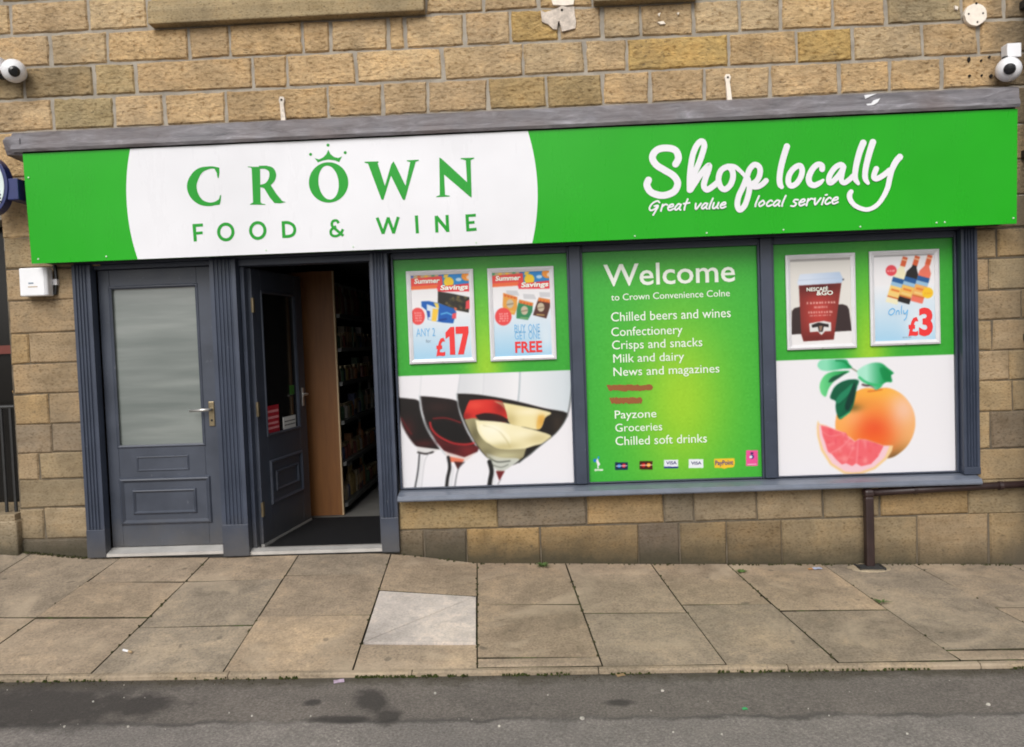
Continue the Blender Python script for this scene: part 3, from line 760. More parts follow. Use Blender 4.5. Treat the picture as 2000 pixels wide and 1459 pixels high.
course(R2, -0.26, 0.145, False, {0: (0.30, 0.24, 0.165), 1: (0.21, 0.175, 0.13), 2: WARM, 3: (0.37, 0.265, 0.14), 4: (0.20, 0.16, 0.12), 5: (0.37, 0.275, 0.15), 6: (0.32, 0.24, 0.14), 7: (0.37, 0.29, 0.175)}, 0.007)
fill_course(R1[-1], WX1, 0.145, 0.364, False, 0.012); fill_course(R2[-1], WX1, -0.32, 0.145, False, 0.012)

# upstairs window sills
def sill_mesh(x0, x1, z, h):
    m = MB(); n = 10
    prof = [(-0.075, z), (-0.078, z+h*0.55), (-0.06, z+h), (0.06, z+h), (0.06, z)]
    return m.prism(prof, 'x', x0, x1)
for x0, x1 in ((-2.5, -0.665), (0.445, 1.115)):
    o = obj('window_sill', sill_mesh(x0, x1, 3.588, 0.16), M['stone_smooth'], bld, bevel=0.008); o.color = (0.345, 0.275, 0.165, 1)
    o['label'] = 'plain weathered stone sill under an upstairs window'

# old paint, filler and drill holes left on the stones
def patch(name, pts, y, t, mat, lab=None, to=lambda p: at(p[0], p[1], -0.02)):
    P = [to(p) for p in pts]; m = MB(); m.prism([(p[0], p[1]) for p in P], 'y', y-t, y+0.02)
    o = obj(name, m, mat, bld)
    if lab: o['label'] = lab
    return o
z3 = lambda X, Y: (800+X/4, Y/4)
patch('paint_patch', [z3(*p) for p in ((1025, 80), (1060, 95), (1140, 70), (1190, 45), (1235, 55), (1285, 50), (1290, 110), (1300, 165), (1295, 220), (1235, 235), (1190, 245), (1180, 200), (1170, 165), (1160, 165), (1150, 230), (1120, 225), (1085, 190), (1035, 170))], -0.017, 0.003, simple('old pale masonry paint', (0.55, 0.475, 0.405), 0.9, 0.28, 32, 0.5, 0.004), 'ragged patch of old pale masonry paint')
patch('paint_patch', [z3(*p) for p in ((1100, -30), (1290, -30), (1280, 34), (1210, 42), (1120, 36))], -0.017, 0.003, M['cream'], 'strip of old cream paint')
m = MB()
for X, Y in ((1190, 78),): m.lathe([(0.0085, 0), (0.0085, 0.002)], (*[at(*z3(X, Y), -0.021)[0]], -0.0225, at(*z3(X, Y), -0.021)[1]), 'y', 10)
obj('screw_hole', m, M['hole'], bld)
for k, (x, y, rx, ry) in enumerate(((1893, 116, 3.2, 6), (1917, 118, 2.4, 2.6), (1933, 111, 3, 2.6), (1894, 148, 3.4, 3), (1918, 147, 2.4, 2.6), (1936, 148, 3.8, 4))):
    cx, cz = at(x, y, -0.015); m = MB(); n = 12
    m.prism([(cx+rx*0.0026*math.cos(2*math.pi*i/n), cz+ry*0.0028*math.sin(2*math.pi*i/n)) for i in range(n)], 'y', -0.0165, 0.0)
    obj('drill_hole', m, M['hole'], bld)
for pts in (((1285, 27), (1290, 24), (1288, 32)), ((1284, 43), (1296, 41), (1300, 46), (1290, 47)), ((1322, 25), (1327, 24), (1325, 29)), ((1865, 10), (1872, 13), (1871, 19), (1866, 17))):
    patch('filler_spot', pts, -0.016, 0.003, M['cream'])

# dim shop interior behind the doors and windows
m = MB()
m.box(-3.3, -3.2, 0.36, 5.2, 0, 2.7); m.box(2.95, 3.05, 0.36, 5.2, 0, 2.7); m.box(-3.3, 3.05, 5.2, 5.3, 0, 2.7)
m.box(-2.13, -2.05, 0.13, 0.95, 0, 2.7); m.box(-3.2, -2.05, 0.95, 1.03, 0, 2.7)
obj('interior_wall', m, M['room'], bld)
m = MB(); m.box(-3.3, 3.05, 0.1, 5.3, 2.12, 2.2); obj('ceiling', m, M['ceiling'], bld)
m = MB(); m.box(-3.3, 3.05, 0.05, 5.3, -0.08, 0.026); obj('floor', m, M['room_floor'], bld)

# ------------------------------------------------------------------ shopfront joinery
front = thing('shopfront', 'slate grey timber shopfront with fluted pilasters and three boarded display windows', 'shopfront', (0, 0, 0.02))
def pilaster(x0, x1, z0, z1, zp, nfl, y0=-0.032):
    wd = x1-x0; prof = [(x0, 0.04), (x0, y0)]
    mg = wd*0.14; gw = (wd-2*mg)/nfl
    for i in range(nfl):
        a = x0+mg+i*gw
        prof += [(a+gw*0.12, y0), (a+gw*0.3, y0+0.009), (a+gw*0.55, y0+0.011), (a+gw*0.78, y0+0.004), (a+gw*0.88, y0)]
    prof += [(x1, y0), (x1, 0.04)]
    m = MB(); m.prism(prof, 'z', zp+0.0, z1)
    p = obj('pilaster', m, M['paint'], front)
    b = MB(); b.box(x0-0.002, x1+0.002, y0-0.004, 0.038, z0, zp-0.001)
    obj('plinth_block', b, M['paint'], p, bevel=0.003)
    return p
pilaster(-3.133, -3.007, 0.028, 2.028, 0.222, 4)
pilaster(-2.191, -2.014, 0.012, 2.028, 0.231, 5)
pilaster(-1.102, -0.986, 0.010, 2.028, 0.246, 4)
pilaster(2.783, 2.887, 0.416, 2.028, 0.466, 4)
m = MB(); m.box(-3.128, 2.884, -0.012, 0.12, 2.030, 2.16); obj('head_rail', m, M['paint'], front, bevel=0.003)
m = MB(); m.box(-3.006, -2.192, 0.012, 0.13, 1.996, 2.029); m.box(-2.013, -1.103, 0.012, 0.13, 1.982, 2.029); obj('door_head', m, M['paint'], front, bevel=0.004)
for x0, x1 in ((-3.006, -2.975), (-2.222, -2.192)) : 
    pass
m = MB(); m.box(-2.013, -1.985, 0.041, 0.13, 0.03, 1.981); m.box(-1.125, -1.103, 0.041, 0.13, 0.03, 1.981); obj('door_jamb', m, M['paint'], front, bevel=0.003)
m = MB(); m.box(-3.006, -2.05, 0.11, 0.128, 0.0, 2.0); obj('door_backing', m, M['room'], front)
for x0, x1 in ((0.226, 0.303), (1.493, 1.572)):
    m = MB(); m.box(x0, x1, 0.005, 0.09, 0.425, 2.028); obj('mullion', m, M['paint'], front, bevel=0.005)
m = MB()
prof = [(-0.098, 0.360), (-0.102, 0.370), (-0.100, 0.381), (-0.088, 0.396), (-0.03, 0.410), (0.085, 0.424), (0.085, 0.375), (-0.06, 0.372), (-0.075, 0.360)]
m.prism(prof, 'x', -0.974, 2.866); obj('window_sill', m, simple('sill paint with sky sheen', (.125, .142, .18), .3, .12, 8), front, bevel=0.003)  # base colour lightened to stand in for the sky's sheen on the sill
PAN = {1: (-0.972, 0.226), 2: (0.303, 1.493), 3: (1.572, 2.780)}
PZ0, PZ1, PY = 0.424, 1.984, 0.05
for k, (x0, x1) in PAN.items():
    m = MB(); t = 0.014                                              # beads that hold each sheet
    m.box(x0, x0+t, 0.022, 0.06, PZ0, PZ1+0.04); m.box(x1-t, x1, 0.022, 0.06, PZ0, PZ1+0.04)
    m.box(x0+t, x1-t, 0.022, 0.06, PZ1, PZ1+0.045); m.box(x0+t, x1-t, 0.022, 0.06, PZ0, PZ0+0.008)
    obj('glazing_bead', m, M['paint'], front, bevel=0.003)
    m = MB(); m.box(x0, x1, 0.062, 0.10, PZ0, PZ1+0.04); obj('window_board', m, M['room'], front)

# ---- window print one: wine glasses
GRN_E, GRN_M, GRN_C = (57, 168, 52), (104, 190, 52), (152, 206, 46)
def green_field(P, cx, cz, rx, rz, x0, x1, z0, z1):
    P.fill([(x0-.1, z0), (x1+.1, z0), (x1+.1, z1), (x0-.1, z1)], GRN_E)
    wn = (slice(0, P.nz), slice(0, P.nx)); ins = ((P.Z >= z0) & (P.Z <= z1)).astype(float)
    for (sx, sz, col, a) in ((1.0, 1.0, GRN_M, 0.9), (0.68, 0.62, GRN_C, 1.0)):
        d = np.hypot((P.X-cx)/(rx*sx), (P.Z-cz)/(rz*sz)); P._put(wn, np.exp(-d*d)*a*ins, col)
    mott = RNG.normal(0, 1, (P.nz//4+2, P.nx//4+2)).repeat(4, 0).repeat(4, 1)[:P.nz, :P.nx]
    P.img += (mott*1.6*ins)[..., None]
def window_print(k): 
    x0, x1 = PAN[k]
    return Painter(x0+0.002, x1-0.002, PZ0+0.002, PZ1+0.03, 0.0045, (238, 236, 240))
G = window_print(1); x0, x1 = PAN[1]; Zm = 1.196
g_ = zoomed(750, 460, 2.805, PY); c_ = lambda X, Y: g_([(X, Y)])[0]
sw = lambda pts, k=5: [(p.x, p.y) for p in catmull(pts, k)]
GV = lambda pts, col, a=1: G.fill(sw(g_(pts), 4)+[], col, a)
GL = lambda pts, w, col, a=1: G.stroke(sw(g_(pts), 5), w, col, a)
# empty upper parts of the glasses
G.fill(g_([(745, 740), (1032, 735), (1026, 880), (1003, 975), (880, 940), (735, 905)]), grad2((232, 234, 238), (206, 216, 222), 0, c_(745, 0)[0], c_(1028, 0)[0]))
G.fill(g_([(418, 740), (548, 740), (540, 885), (405, 868)]), grad2((218, 220, 224), (232, 233, 236), 0, c_(410, 0)[0], c_(545, 0)[0]))
G.fill(g_([(548, 740), (745, 740), (735, 905), (540, 885)]), grad2((226, 227, 231), (239, 238, 241), 0, c_(548, 0)[0], c_(700, 0)[0]))
GL([(745, 745), (742, 830), (735, 905)], .008, (165, 178, 186)); GL([(548, 745), (545, 830), (540, 885)], .004, (206, 209, 214)); GL([(420, 745), (408, 830), (403, 865)], .006, (196, 200, 206)); GL([(205, 760), (200, 830), (196, 880)], .005, (212, 214, 218))
# left glass of red
GV([(70, 888), (130, 893), (190, 906), (203, 965), (230, 1035), (265, 1105), (303, 1160), (300, 1172), (230, 1168), (170, 1150), (130, 1098), (100, 1040), (80, 980), (70, 900)], (24, 18, 17))
GL([(95, 1000), (120, 1045), (150, 1088)], .012, (96, 22, 24)); GL([(80, 960), (100, 1040), (135, 1105), (172, 1152)], .006, (150, 150, 150))
G.fill(g_([(180, 1156), (303, 1172), (290, 1180), (250, 1200), (205, 1198), (180, 1175)]), (222, 220, 220)); GL([(186, 1188), (230, 1196), (268, 1186)], .012, (44, 40, 40))
GL([(194, 1200), (186, 1290), (168, 1392)], .010, (60, 62, 64)); GL([(248, 1195), (222, 1240), (204, 1392)], .006, (196, 196, 200)); GL([(212, 1205), (200, 1290), (188, 1392)], .016, (226, 226, 229))
# middle glass of red
GV([(203, 880), (300, 888), (402, 908), (413, 960), (440, 1045), (480, 1120), (515, 1175), (490, 1200), (440, 1222), (380, 1210), (335, 1185), (290, 1130), (240, 1045), (215, 970), (203, 890)], (26, 17, 16))
GV([(255, 1075), (330, 1130), (420, 1150), (500, 1150), (515, 1178), (450, 1222), (380, 1210), (335, 1185), (290, 1135)], (92, 22, 26), .9)
GL([(252, 1025), (262, 1060), (300, 1100), (370, 1135), (440, 1145), (490, 1138)], .014, (178, 38, 42)); GL([(270, 1003), (340, 1000), (420, 1025)], .010, (120, 24, 28))
GV([(262, 1030), (330, 1015), (410, 1040), (455, 1100), (400, 1122), (320, 1095), (270, 1055)], (18, 14, 14))
GL([(194, 878), (200, 950), (228, 1045), (280, 1135), (340, 1205)], .007, (188, 196, 200)); GL([(200, 882), (208, 950), (238, 1045), (290, 1135)], .004, (60, 60, 62))
G.fill(g_([(330, 1180), (440, 1215), (520, 1180), (500, 1195), (450, 1235), (380, 1235), (345, 1210)]), (228, 214, 210)); G.fill(g_([(345, 1208), (440, 1226), (430, 1245), (360, 1240)]), (226, 120, 90)); G.fill(g_([(383, 1238), (442, 1242), (404, 1282)]), (70, 30, 28))
GL([(352, 1215), (360, 1270), (348, 1330), (342, 1392)], .022, (34, 33, 34)); GL([(440, 1240), (405, 1285), (385, 1392)], .007, (110, 112, 116)); GL([(380, 1270), (372, 1330), (364, 1392)], .018, (224, 224, 227))
# right glass of white
out3 = [(402, 866), (520, 872), (700, 902), (880, 946), (1003, 972), (985, 1022), (940, 1082), (880, 1132), (800, 1192), (740, 1242), (680, 1262), (600, 1242), (540, 1192), (490, 1122), (440, 1022), (412, 942)]
GV(out3+[out3[0]], (30, 25, 22))
GV([(470, 902), (560, 898), (642, 906), (668, 960), (672, 1020), (600, 1016), (520, 1002), (440, 1002), (452, 940), (470, 902)], (214, 48, 40))
GV([(500, 985), (560, 972), (640, 985), (680, 1018), (600, 1020), (520, 1004), (500, 985)], (40, 20, 20))
GV([(600, 906), (760, 935), (912, 968), (882, 1000), (852, 1062), (770, 1050), (692, 1032), (668, 960), (640, 930), (600, 906)], (240, 226, 172)); GV([(845, 985), (880, 990), (856, 1055), (835, 1052), (845, 985)], (236, 190, 90), .8)
GV([(440, 1008), (520, 1008), (560, 1130), (640, 1165), (790, 1168), (745, 1228), (680, 1250), (600, 1240), (540, 1185), (490, 1112), (440, 1008)], (158, 150, 112))
GV([(500, 1012), (640, 1022), (760, 1050), (912, 1094), (880, 1132), (780, 1166), (640, 1168), (560, 1132), (515, 1075), (500, 1012)], (244, 234, 190)); GV([(520, 1035), (600, 1040), (680, 1090), (690, 1150), (610, 1148), (545, 1100), (520, 1035)], (250, 244, 214), .8)
GL([(545, 1040), (620, 1065), (670, 1120), (690, 1160)], .008, (206, 192, 140), .8)
GV([(780, 1166), (850, 1146), (815, 1190), (765, 1222), (780, 1166)], (28, 24, 20))
GL([(1032, 760), (1026, 860), (1004, 985), (950, 1072), (870, 1140), (740, 1244)], .008, (92, 98, 98)); GL([(398, 868), (410, 950), (438, 1030), (490, 1125)], .008, (170, 178, 182)); GL([(412, 872), (520, 880), (700, 912), (880, 955), (995, 980)], .012, (22, 18, 16))
GV([(560, 1190), (640, 1215), (742, 1224), (690, 1268), (640, 1295), (605, 1275), (580, 1240), (560, 1190)], (200, 202, 192)); GL([(575, 1215), (620, 1240), (690, 1235)], .009, (84, 88, 80)); GL([(590, 1255), (640, 1270), (680, 1255)], .007, (120, 124, 116))
GL([(578, 1240), (590, 1290), (582, 1340), (576, 1384)], .030, (28, 27, 28)); G.fill(g_([(612, 1290), (662, 1290), (632, 1344)]), (112, 34, 36)); GL([(640, 1335), (626, 1360), (618, 1386)], .008, (168, 168, 172)); GL([(608, 1290), (606, 1340), (598, 1386)], .012, (226, 226, 228))
GB = lambda X, Y, rx, rz, col, a, reg: G.clip_blob(sw(g_(reg), 4), c_(X, Y), rx/820.0, rz/820.0, col, a)
lg = [(80, 895), (190, 908), (203, 965), (230, 1035), (265, 1105), (300, 1162), (230, 1165), (170, 1148), (130, 1098), (100, 1040), (82, 980), (80, 895)]
GB(130, 1060, 40, 60, (84, 26, 26), .55, lg); GB(220, 1140, 70, 22, (92, 24, 26), .6, lg)
mg = [(206, 884), (300, 892), (400, 911), (411, 960), (438, 1045), (478, 1120), (505, 1172), (440, 1216), (380, 1206), (335, 1180), (290, 1126), (242, 1043), (217, 970), (206, 884)]
GB(300, 940, 70, 30, (60, 34, 30), .5, mg); GB(460, 1180, 50, 30, (134, 36, 38), .6, mg); GB(350, 1170, 60, 26, (60, 14, 18), .6, mg)
G.soften(1, 1)
rg = [(470, 902), (560, 898), (642, 906), (668, 960), (672, 1020), (600, 1016), (520, 1002), (440, 1002), (452, 940), (470, 902)]
GB(640, 940, 40, 50, (120, 20, 20), .6, rg); GB(500, 930, 50, 24, (240, 84, 66), .6, rg); GB(450, 990, 30, 20, (130, 24, 24), .7, rg)
cg = [(600, 906), (760, 935), (912, 968), (882, 1000), (852, 1062), (770, 1050), (692, 1032), (668, 960), (600, 906)]
GB(690, 1010, 40, 50, (196, 178, 120), .8, cg); GB(800, 965, 80, 20, (250, 240, 206), .7, cg); GB(865, 1020, 26, 40, (216, 160, 70), .8, cg)
yg = [(500, 1012), (640, 1022), (760, 1050), (912, 1094), (880, 1132), (780, 1166), (640, 1168), (560, 1132), (515, 1075), (500, 1012)]
GB(840, 1110, 80, 34, (206, 190, 136), .75, yg); GB(660, 1155, 90, 26, (196, 182, 126), .75, yg); GB(600, 1060, 70, 36, (253, 249, 228), .7, yg); GB(760, 1085, 70, 26, (250, 243, 212), .6, yg)
og = [(440, 1008), (500, 1012), (515, 1075), (560, 1130), (640, 1165), (790, 1168), (745, 1228), (680, 1250), (600, 1240), (540, 1185), (490, 1112), (440, 1008)]
GB(500, 1090, 30, 60, (96, 90, 62), .7, og); GB(660, 1205, 90, 20, (206, 200, 160), .7, og); GB(560, 1190, 40, 26, (110, 104, 76), .6, og)
kg = [(880, 946), (1003, 972), (985, 1022), (940, 1082), (880, 1132), (856, 1060), (880, 1000)]
GB(950, 1030, 30, 60, (64, 52, 40), .6, kg)
green_field(G, c_(535, 0)[0], c_(0, 745)[1]-0.02, 0.15, 0.62, x0, x1, Zm, PZ1+.06)
G.sheet('window_graphic', PY, M['film'], front)['label'] = 'window print of three tilted wine glasses under a green band'

# ---- window print two: welcome list
W2 = window_print(2); x0, x1 = PAN[2]
w_ = zoomed(1110, 460, 2.805, PY); c2 = lambda X, Y: w_([(X, Y)])[0]
W2.img[:] = (58, 176, 58)
cc = c2(620, 900); wn = (slice(0, W2.nz), slice(0, W2.nx))
for sx, sz, col, a in ((0.44, 0.86, (98, 190, 54), 0.95), (0.27, 0.50, (156, 208, 46), 1.0)):
    d = np.hypot((W2.X-cc[0])/sx, (W2.Z-cc[1])/sz); W2._put(wn, np.exp(-d*d)*a, col)
W2.img += (RNG.normal(0, 1, (W2.nz//3+2, W2.nx//3+2)).repeat(3, 0).repeat(3, 1)[:W2.nz, :W2.nx]*1.8)[..., None]
l_ = zoomed(1140, 860, 5.556, PY); F2 = lambda pts, col, a=1: W2.fill(l_(pts), col, a)
R_ = lambda x0, y0, x1, y1: [(x0, y0), (x1, y0), (x1, y1), (x0, y1)]
W2.ell(l_([(122, 218)])[0], .011, .012, (20, 120, 210)); W2.ell(l_([(160, 188)])[0], .006, .009, (30, 150, 215)); F2([(135, 225), (150, 195), (165, 235), (180, 260), (160, 280), (165, 305), (150, 305), (148, 270)], (236, 236, 240)); F2(R_(118, 312, 210, 330), (226, 240, 220)); F2([(125, 325), (140, 325), (128, 342)], (226, 240, 220))
F2(R_(340, 238, 480, 322), (20, 40, 70)); W2.ell(l_([(385, 278)])[0], .0125, .0125, (40, 130, 215)); W2.ell(l_([(437, 276)])[0], .0125, .0125, (226, 40, 56)); W2.stroke(l_([(355, 280), (468, 276)]), .006, (226, 214, 226), .8)
F2(R_(606, 225, 748, 318), (70, 16, 12)); W2.ell(l_([(650, 270)])[0], .0135, .0135, (214, 24, 26)); W2.ell(l_([(705, 268)])[0], .0135, .0135, (246, 160, 40)); W2.stroke(l_([(615, 272), (742, 268)]), .006, (250, 226, 200), .8)
F2(R_(872, 212, 1025, 290), (236, 238, 246)); F2(R_(872, 284, 1025, 304), (36, 44, 130))
F2(R_(1140, 205, 1298, 300), (236, 240, 244))
F2([(1415, 200), (1635, 195), (1640, 250), (1630, 290), (1560, 298), (1525, 310), (1495, 300), (1420, 298)], (244, 196, 50))
F2(R_(1762, 108, 1890, 278), (238, 84, 152)); W2.ell(l_([(1825, 178)])[0], .0145, .0150, (44, 44, 120)); W2.ell(l_([(1815, 180)])[0], .0105, .0095, (226, 230, 244)); W2.ell(l_([(1826, 140)])[0], .011, .006, (30, 30, 100)); W2.stroke(l_([(1780, 262), (1872, 258)]), .005, (250, 206, 226))
W2.sheet('window_graphic', PY, M['film'], front)['label'] = 'green window print with a welcome list and a row of card logos'
txt = MB(); ty = PY-0.0022
def line_px(mb, s, X0, X1, Y, cap, bold=0.0, zz=w_, k=2.805, slant=0.0, y=None):
    a = zz([(X0, Y)])[0]; b = zz([(X1, Y)])[0]
    text_fit(mb, s, a[0], b[0], a[1], cap/k/291.0*1.0, ty if y is None else y, bold, slant)
line_px(txt, 'Welcome', 195, 915, 278, 117, 0.010); obj('lettering', txt, M['ink_white'], front)['label'] = 'large white word Welcome'
for s, X0, X1, Y, cap in (('to Crown Convenience Colne', 235, 885, 357, 36), ('Chilled beers and wines', 235, 890, 471, 50), ('Confectionery', 236, 626, 552, 48), ('Crisps and snacks', 240, 735, 624, 48), ('Milk and dairy', 247, 635, 697, 46), ('News and magazines', 248, 828, 770, 46),
                        ('Payzone', 255, 483, 1003, 44), ('Groceries', 258, 515, 1075, 44), ('Chilled soft drinks', 259, 760, 1149, 48)):
    txt = MB(); line_px(txt, s, X0, X1, Y, cap, 0.0); obj('lettering', txt, M['ink_white'], front)['label'] = 'white words '+s
for pts in ([(215, 820), (240, 845), (262, 822), (285, 850), (310, 824), (335, 852), (362, 824), (388, 850), (412, 826), (436, 848), (456, 830)], [(230, 895), (252, 920), (272, 892), (300, 922), (322, 890), (350, 918), (376, 892), (398, 916)]):
    p_ = Print(lambda u, v: Vector((at(1110+u/2.805, 460+v/2.805, PY)[0], ty, at(1110+u/2.805, 460+v/2.805, PY)[1])))
    rs = random.Random(len(pts)); x0_, x1_ = pts[0][0], pts[-1][0]; ym = sum(p[1] for p in pts)/len(pts); N_ = 22
    up_ = [(x0_+(x1_-x0_)*q/N_, ym-17+rs.uniform(-4, 3)) for q in range(N_+1)]; dn_ = [(x0_+8+(x1_-x0_-8)*q/N_, ym+14+rs.uniform(-4, 5)) for q in range(N_, -1, -1)]
    p_.poly([(x0_-6, ym-15)]+up_+[(x1_+9, ym-4)]+dn_)
    obj('scribble', p_, M['ink_scribble'], front)['label'] = 'brown marker scribble striking out a line of the list'
m = MB(); i_ = lambda X, Y: l_([(X, Y)])[0]
for s, X0, X1, Y, cap in (('VISA', 895, 1010, 262, 34), ('VISA', 1165, 1278, 264, 34), ('PayPoint', 1428, 1622, 268, 50)):
    a, b = i_(X0, Y), i_(X1, Y); text_fit(m, s, a[0], b[0], a[1], cap/5.556/291, ty, 0.02)
obj('lettering', m, simple('dark ink', (0.05, 0.04, 0.16), 0.5), front)['label'] = 'tiny dark words on the card logos'

# ---- window print three: grapefruit
G3 = window_print(3); x0, x1 = PAN[3]; Zm = 1.209
f_ = zoomed(1500, 690, 5.263, PY); cf = lambda X, Y: f_([(X, Y)])[0]
FV = lambda pts, col, a=1, k=4: G3.fill([(p.x, p.y) for p in catmull(f_(pts), k, True)], col, a)
FP = lambda pts, col, a=1: G3.fill(f_(pts), col, a)
FL = lambda pts, w, col, a=1: G3.stroke([(p.x, p.y) for p in catmull(f_(pts), 5)], w, col, a)
orange = [(1105, 372), (1180, 356), (1260, 362), (1360, 410), (1440, 490), (1495, 590), (1515, 710), (1495, 830), (1440, 940), (1360, 1020), (1260, 1075), (1105, 1085), (950, 1060), (830, 1000), (750, 910), (700, 800), (694, 700), (720, 590), (790, 490), (880, 410), (980, 362), (1060, 358)]
o_px = [(p.x, p.y) for p in catmull(f_(orange), 4, True)]
G3.fill(o_px, grad2((244, 162, 74), (250, 176, 92), 0, cf(720, 0)[0], cf(1500, 0)[0]))
CB = lambda X, Y, rx, rz, col, a: G3.clip_blob(o_px, cf(X, Y), rx/1530.0, rz/1530.0, col, a)
CB(1180, 400, 330, 90, (250, 182, 62), .8); CB(760, 720, 150, 200, (250, 178, 96), .7); CB(900, 650, 120, 110, (252, 196, 140), .55); CB(1380, 600, 150, 190, (244, 204, 186), .85); CB(1420, 860, 170, 200, (238, 178, 118), .7); CB(1100, 600, 160, 160, (246, 156, 66), .7)
CB(1340, 1050, 230, 120, (150, 116, 62), .85); CB(1300, 1085, 120, 60, (84, 74, 50), .7); CB(1090, 800, 200, 190, (236, 84, 44), .95); CB(1090, 900, 190, 110, (240, 104, 40), .7); CB(900, 520, 150, 60, (226, 140, 50), .6); CB(870, 560, 90, 40, (96, 90, 40), .7)
FL([(850, 148), (880, 165), (915, 188)], .006, (90, 100, 60)); FL([(972, 322), (1010, 332), (1058, 328)], .012, (70, 40, 44)); FL([(1060, 335), (1090, 352), (1110, 372)], .010, (90, 60, 40)); FL([(1030, 392), (1095, 386), (1170, 372)], .010, (214, 104, 40), .8)
lf = lambda a, b: grad2(a, b, 0, 0, 1)
FV([(508, 120), (525, 85), (560, 66), (680, 62), (800, 64), (830, 105), (862, 150), (780, 158), (700, 172), (620, 182), (555, 176), (520, 152)], grad2((140, 222, 184), (10, 158, 84), 0, cf(600, 0)[0], cf(840, 0)[0])); FL([(700, 75), (780, 85), (840, 140)], .012, (8, 128, 66), .8)
FV([(530, 345), (545, 280), (590, 220), (660, 190), (740, 182), (838, 184), (790, 215), (720, 255), (660, 310), (622, 370), (598, 440), (575, 442), (545, 410)], grad2((110, 214, 140), (20, 150, 70), 0, cf(545, 0)[0], cf(800, 0)[0])); FV([(622, 290), (660, 245), (740, 215), (815, 190), (740, 248), (680, 285), (640, 300)], (14, 72, 50), .9)
FV([(640, 462), (655, 400), (690, 340), (760, 292), (850, 268), (932, 280), (915, 350), (900, 430), (884, 510), (850, 590), (800, 640), (738, 680), (706, 620), (694, 550), (694, 492)], (8, 92, 62)); FV([(700, 480), (740, 420), (800, 370), (870, 310), (840, 400), (790, 460), (720, 520)], (36, 140, 98), .85); FV([(790, 545), (830, 430), (890, 300), (896, 400), (872, 500), (820, 590)], (6, 52, 44), .9); FV([(705, 560), (760, 520), (800, 480), (780, 560), (740, 640), (715, 620)], (4, 104, 66), .8); FL([(742, 668), (790, 640), (838, 606)], .01, (60, 170, 110))
FV([(915, 190), (960, 145), (1030, 110), (1100, 95), (1170, 104), (1230, 150), (1292, 202), (1264, 228), (1276, 292), (1215, 298), (1180, 320), (1155, 355), (1108, 378), (1080, 345), (1010, 305), (945, 262)], grad2((170, 232, 206), (14, 150, 76), 0, cf(1010, 0)[0], cf(1200, 0)[0])); FL([(940, 250), (1000, 295), (1080, 322), (1160, 330)], .018, (50, 186, 110), .9); FV([(1150, 150), (1215, 160), (1262, 210), (1260, 280), (1200, 280), (1165, 230)], (6, 132, 68), .7)
slice_ = [(510, 690), (530, 725), (600, 740), (700, 790), (770, 815), (825, 850), (895, 905), (930, 880), (1000, 884), (1100, 915), (1190, 948), (1286, 948), (1275, 1000), (1220, 1090), (1100, 1192), (960, 1242), (860, 1248), (780, 1238), (640, 1150), (545, 1000), (505, 850), (500, 760)]
FP(slice_, (244, 206, 150))
FP([(520, 735), (600, 742), (700, 792), (825, 852), (895, 906), (930, 882), (1000, 886), (1190, 950), (1250, 952), (1200, 1070), (1090, 1168), (950, 1218), (870, 1224), (790, 1214), (660, 1130), (570, 990), (530, 860)], (244, 202, 210))
flesh = [(542, 738), (600, 748), (700, 792), (800, 815), (830, 865), (890, 912), (935, 884), (1000, 888), (1100, 920), (1190, 952), (1135, 1058), (1060, 1138), (960, 1162), (905, 1132), (865, 1160), (800, 1130), (760, 1145), (700, 1092), (660, 1040), (615, 1012), (585, 910), (562, 850)]
FP(flesh, (240, 104, 112))
flp = f_(flesh)
for _ in range(70):
    a = random.uniform(0, 1); X = random.uniform(570, 1150); Y = random.uniform(770, 1140); c = random.choice([(246, 138, 140), (232, 78, 96), (238, 92, 96), (248, 160, 160)])
    G3.clip_blob(flp, cf(X, Y), random.uniform(.006, .02), random.uniform(.006, .024), c, .6)
FL([(840, 880), (760, 960), (640, 1030)], .008, (248, 176, 180), .45); FL([(880, 915), (860, 1000), (800, 1120)], .006, (250, 170, 176), .4); FL([(930, 892), (920, 1000), (910, 1135)], .008, (250, 186, 190), .45); FL([(560, 800), (640, 850), (800, 820)], .006, (246, 150, 150), .7)
FL([(545, 742), (640, 765), (780, 820)], .006, (250, 176, 170), .8)
G3.soften(1, 1)
green_field(G3, at(1480+545/2.652, 0, PY)[0], cf(0, 60)[1]-0.02, 0.15, 0.62, x0, x1, Zm, PZ1+.06)
G3.sheet('window_graphic', PY, M['film'], front)['label'] = 'window print of a grapefruit with leaves and a cut slice under a green band'

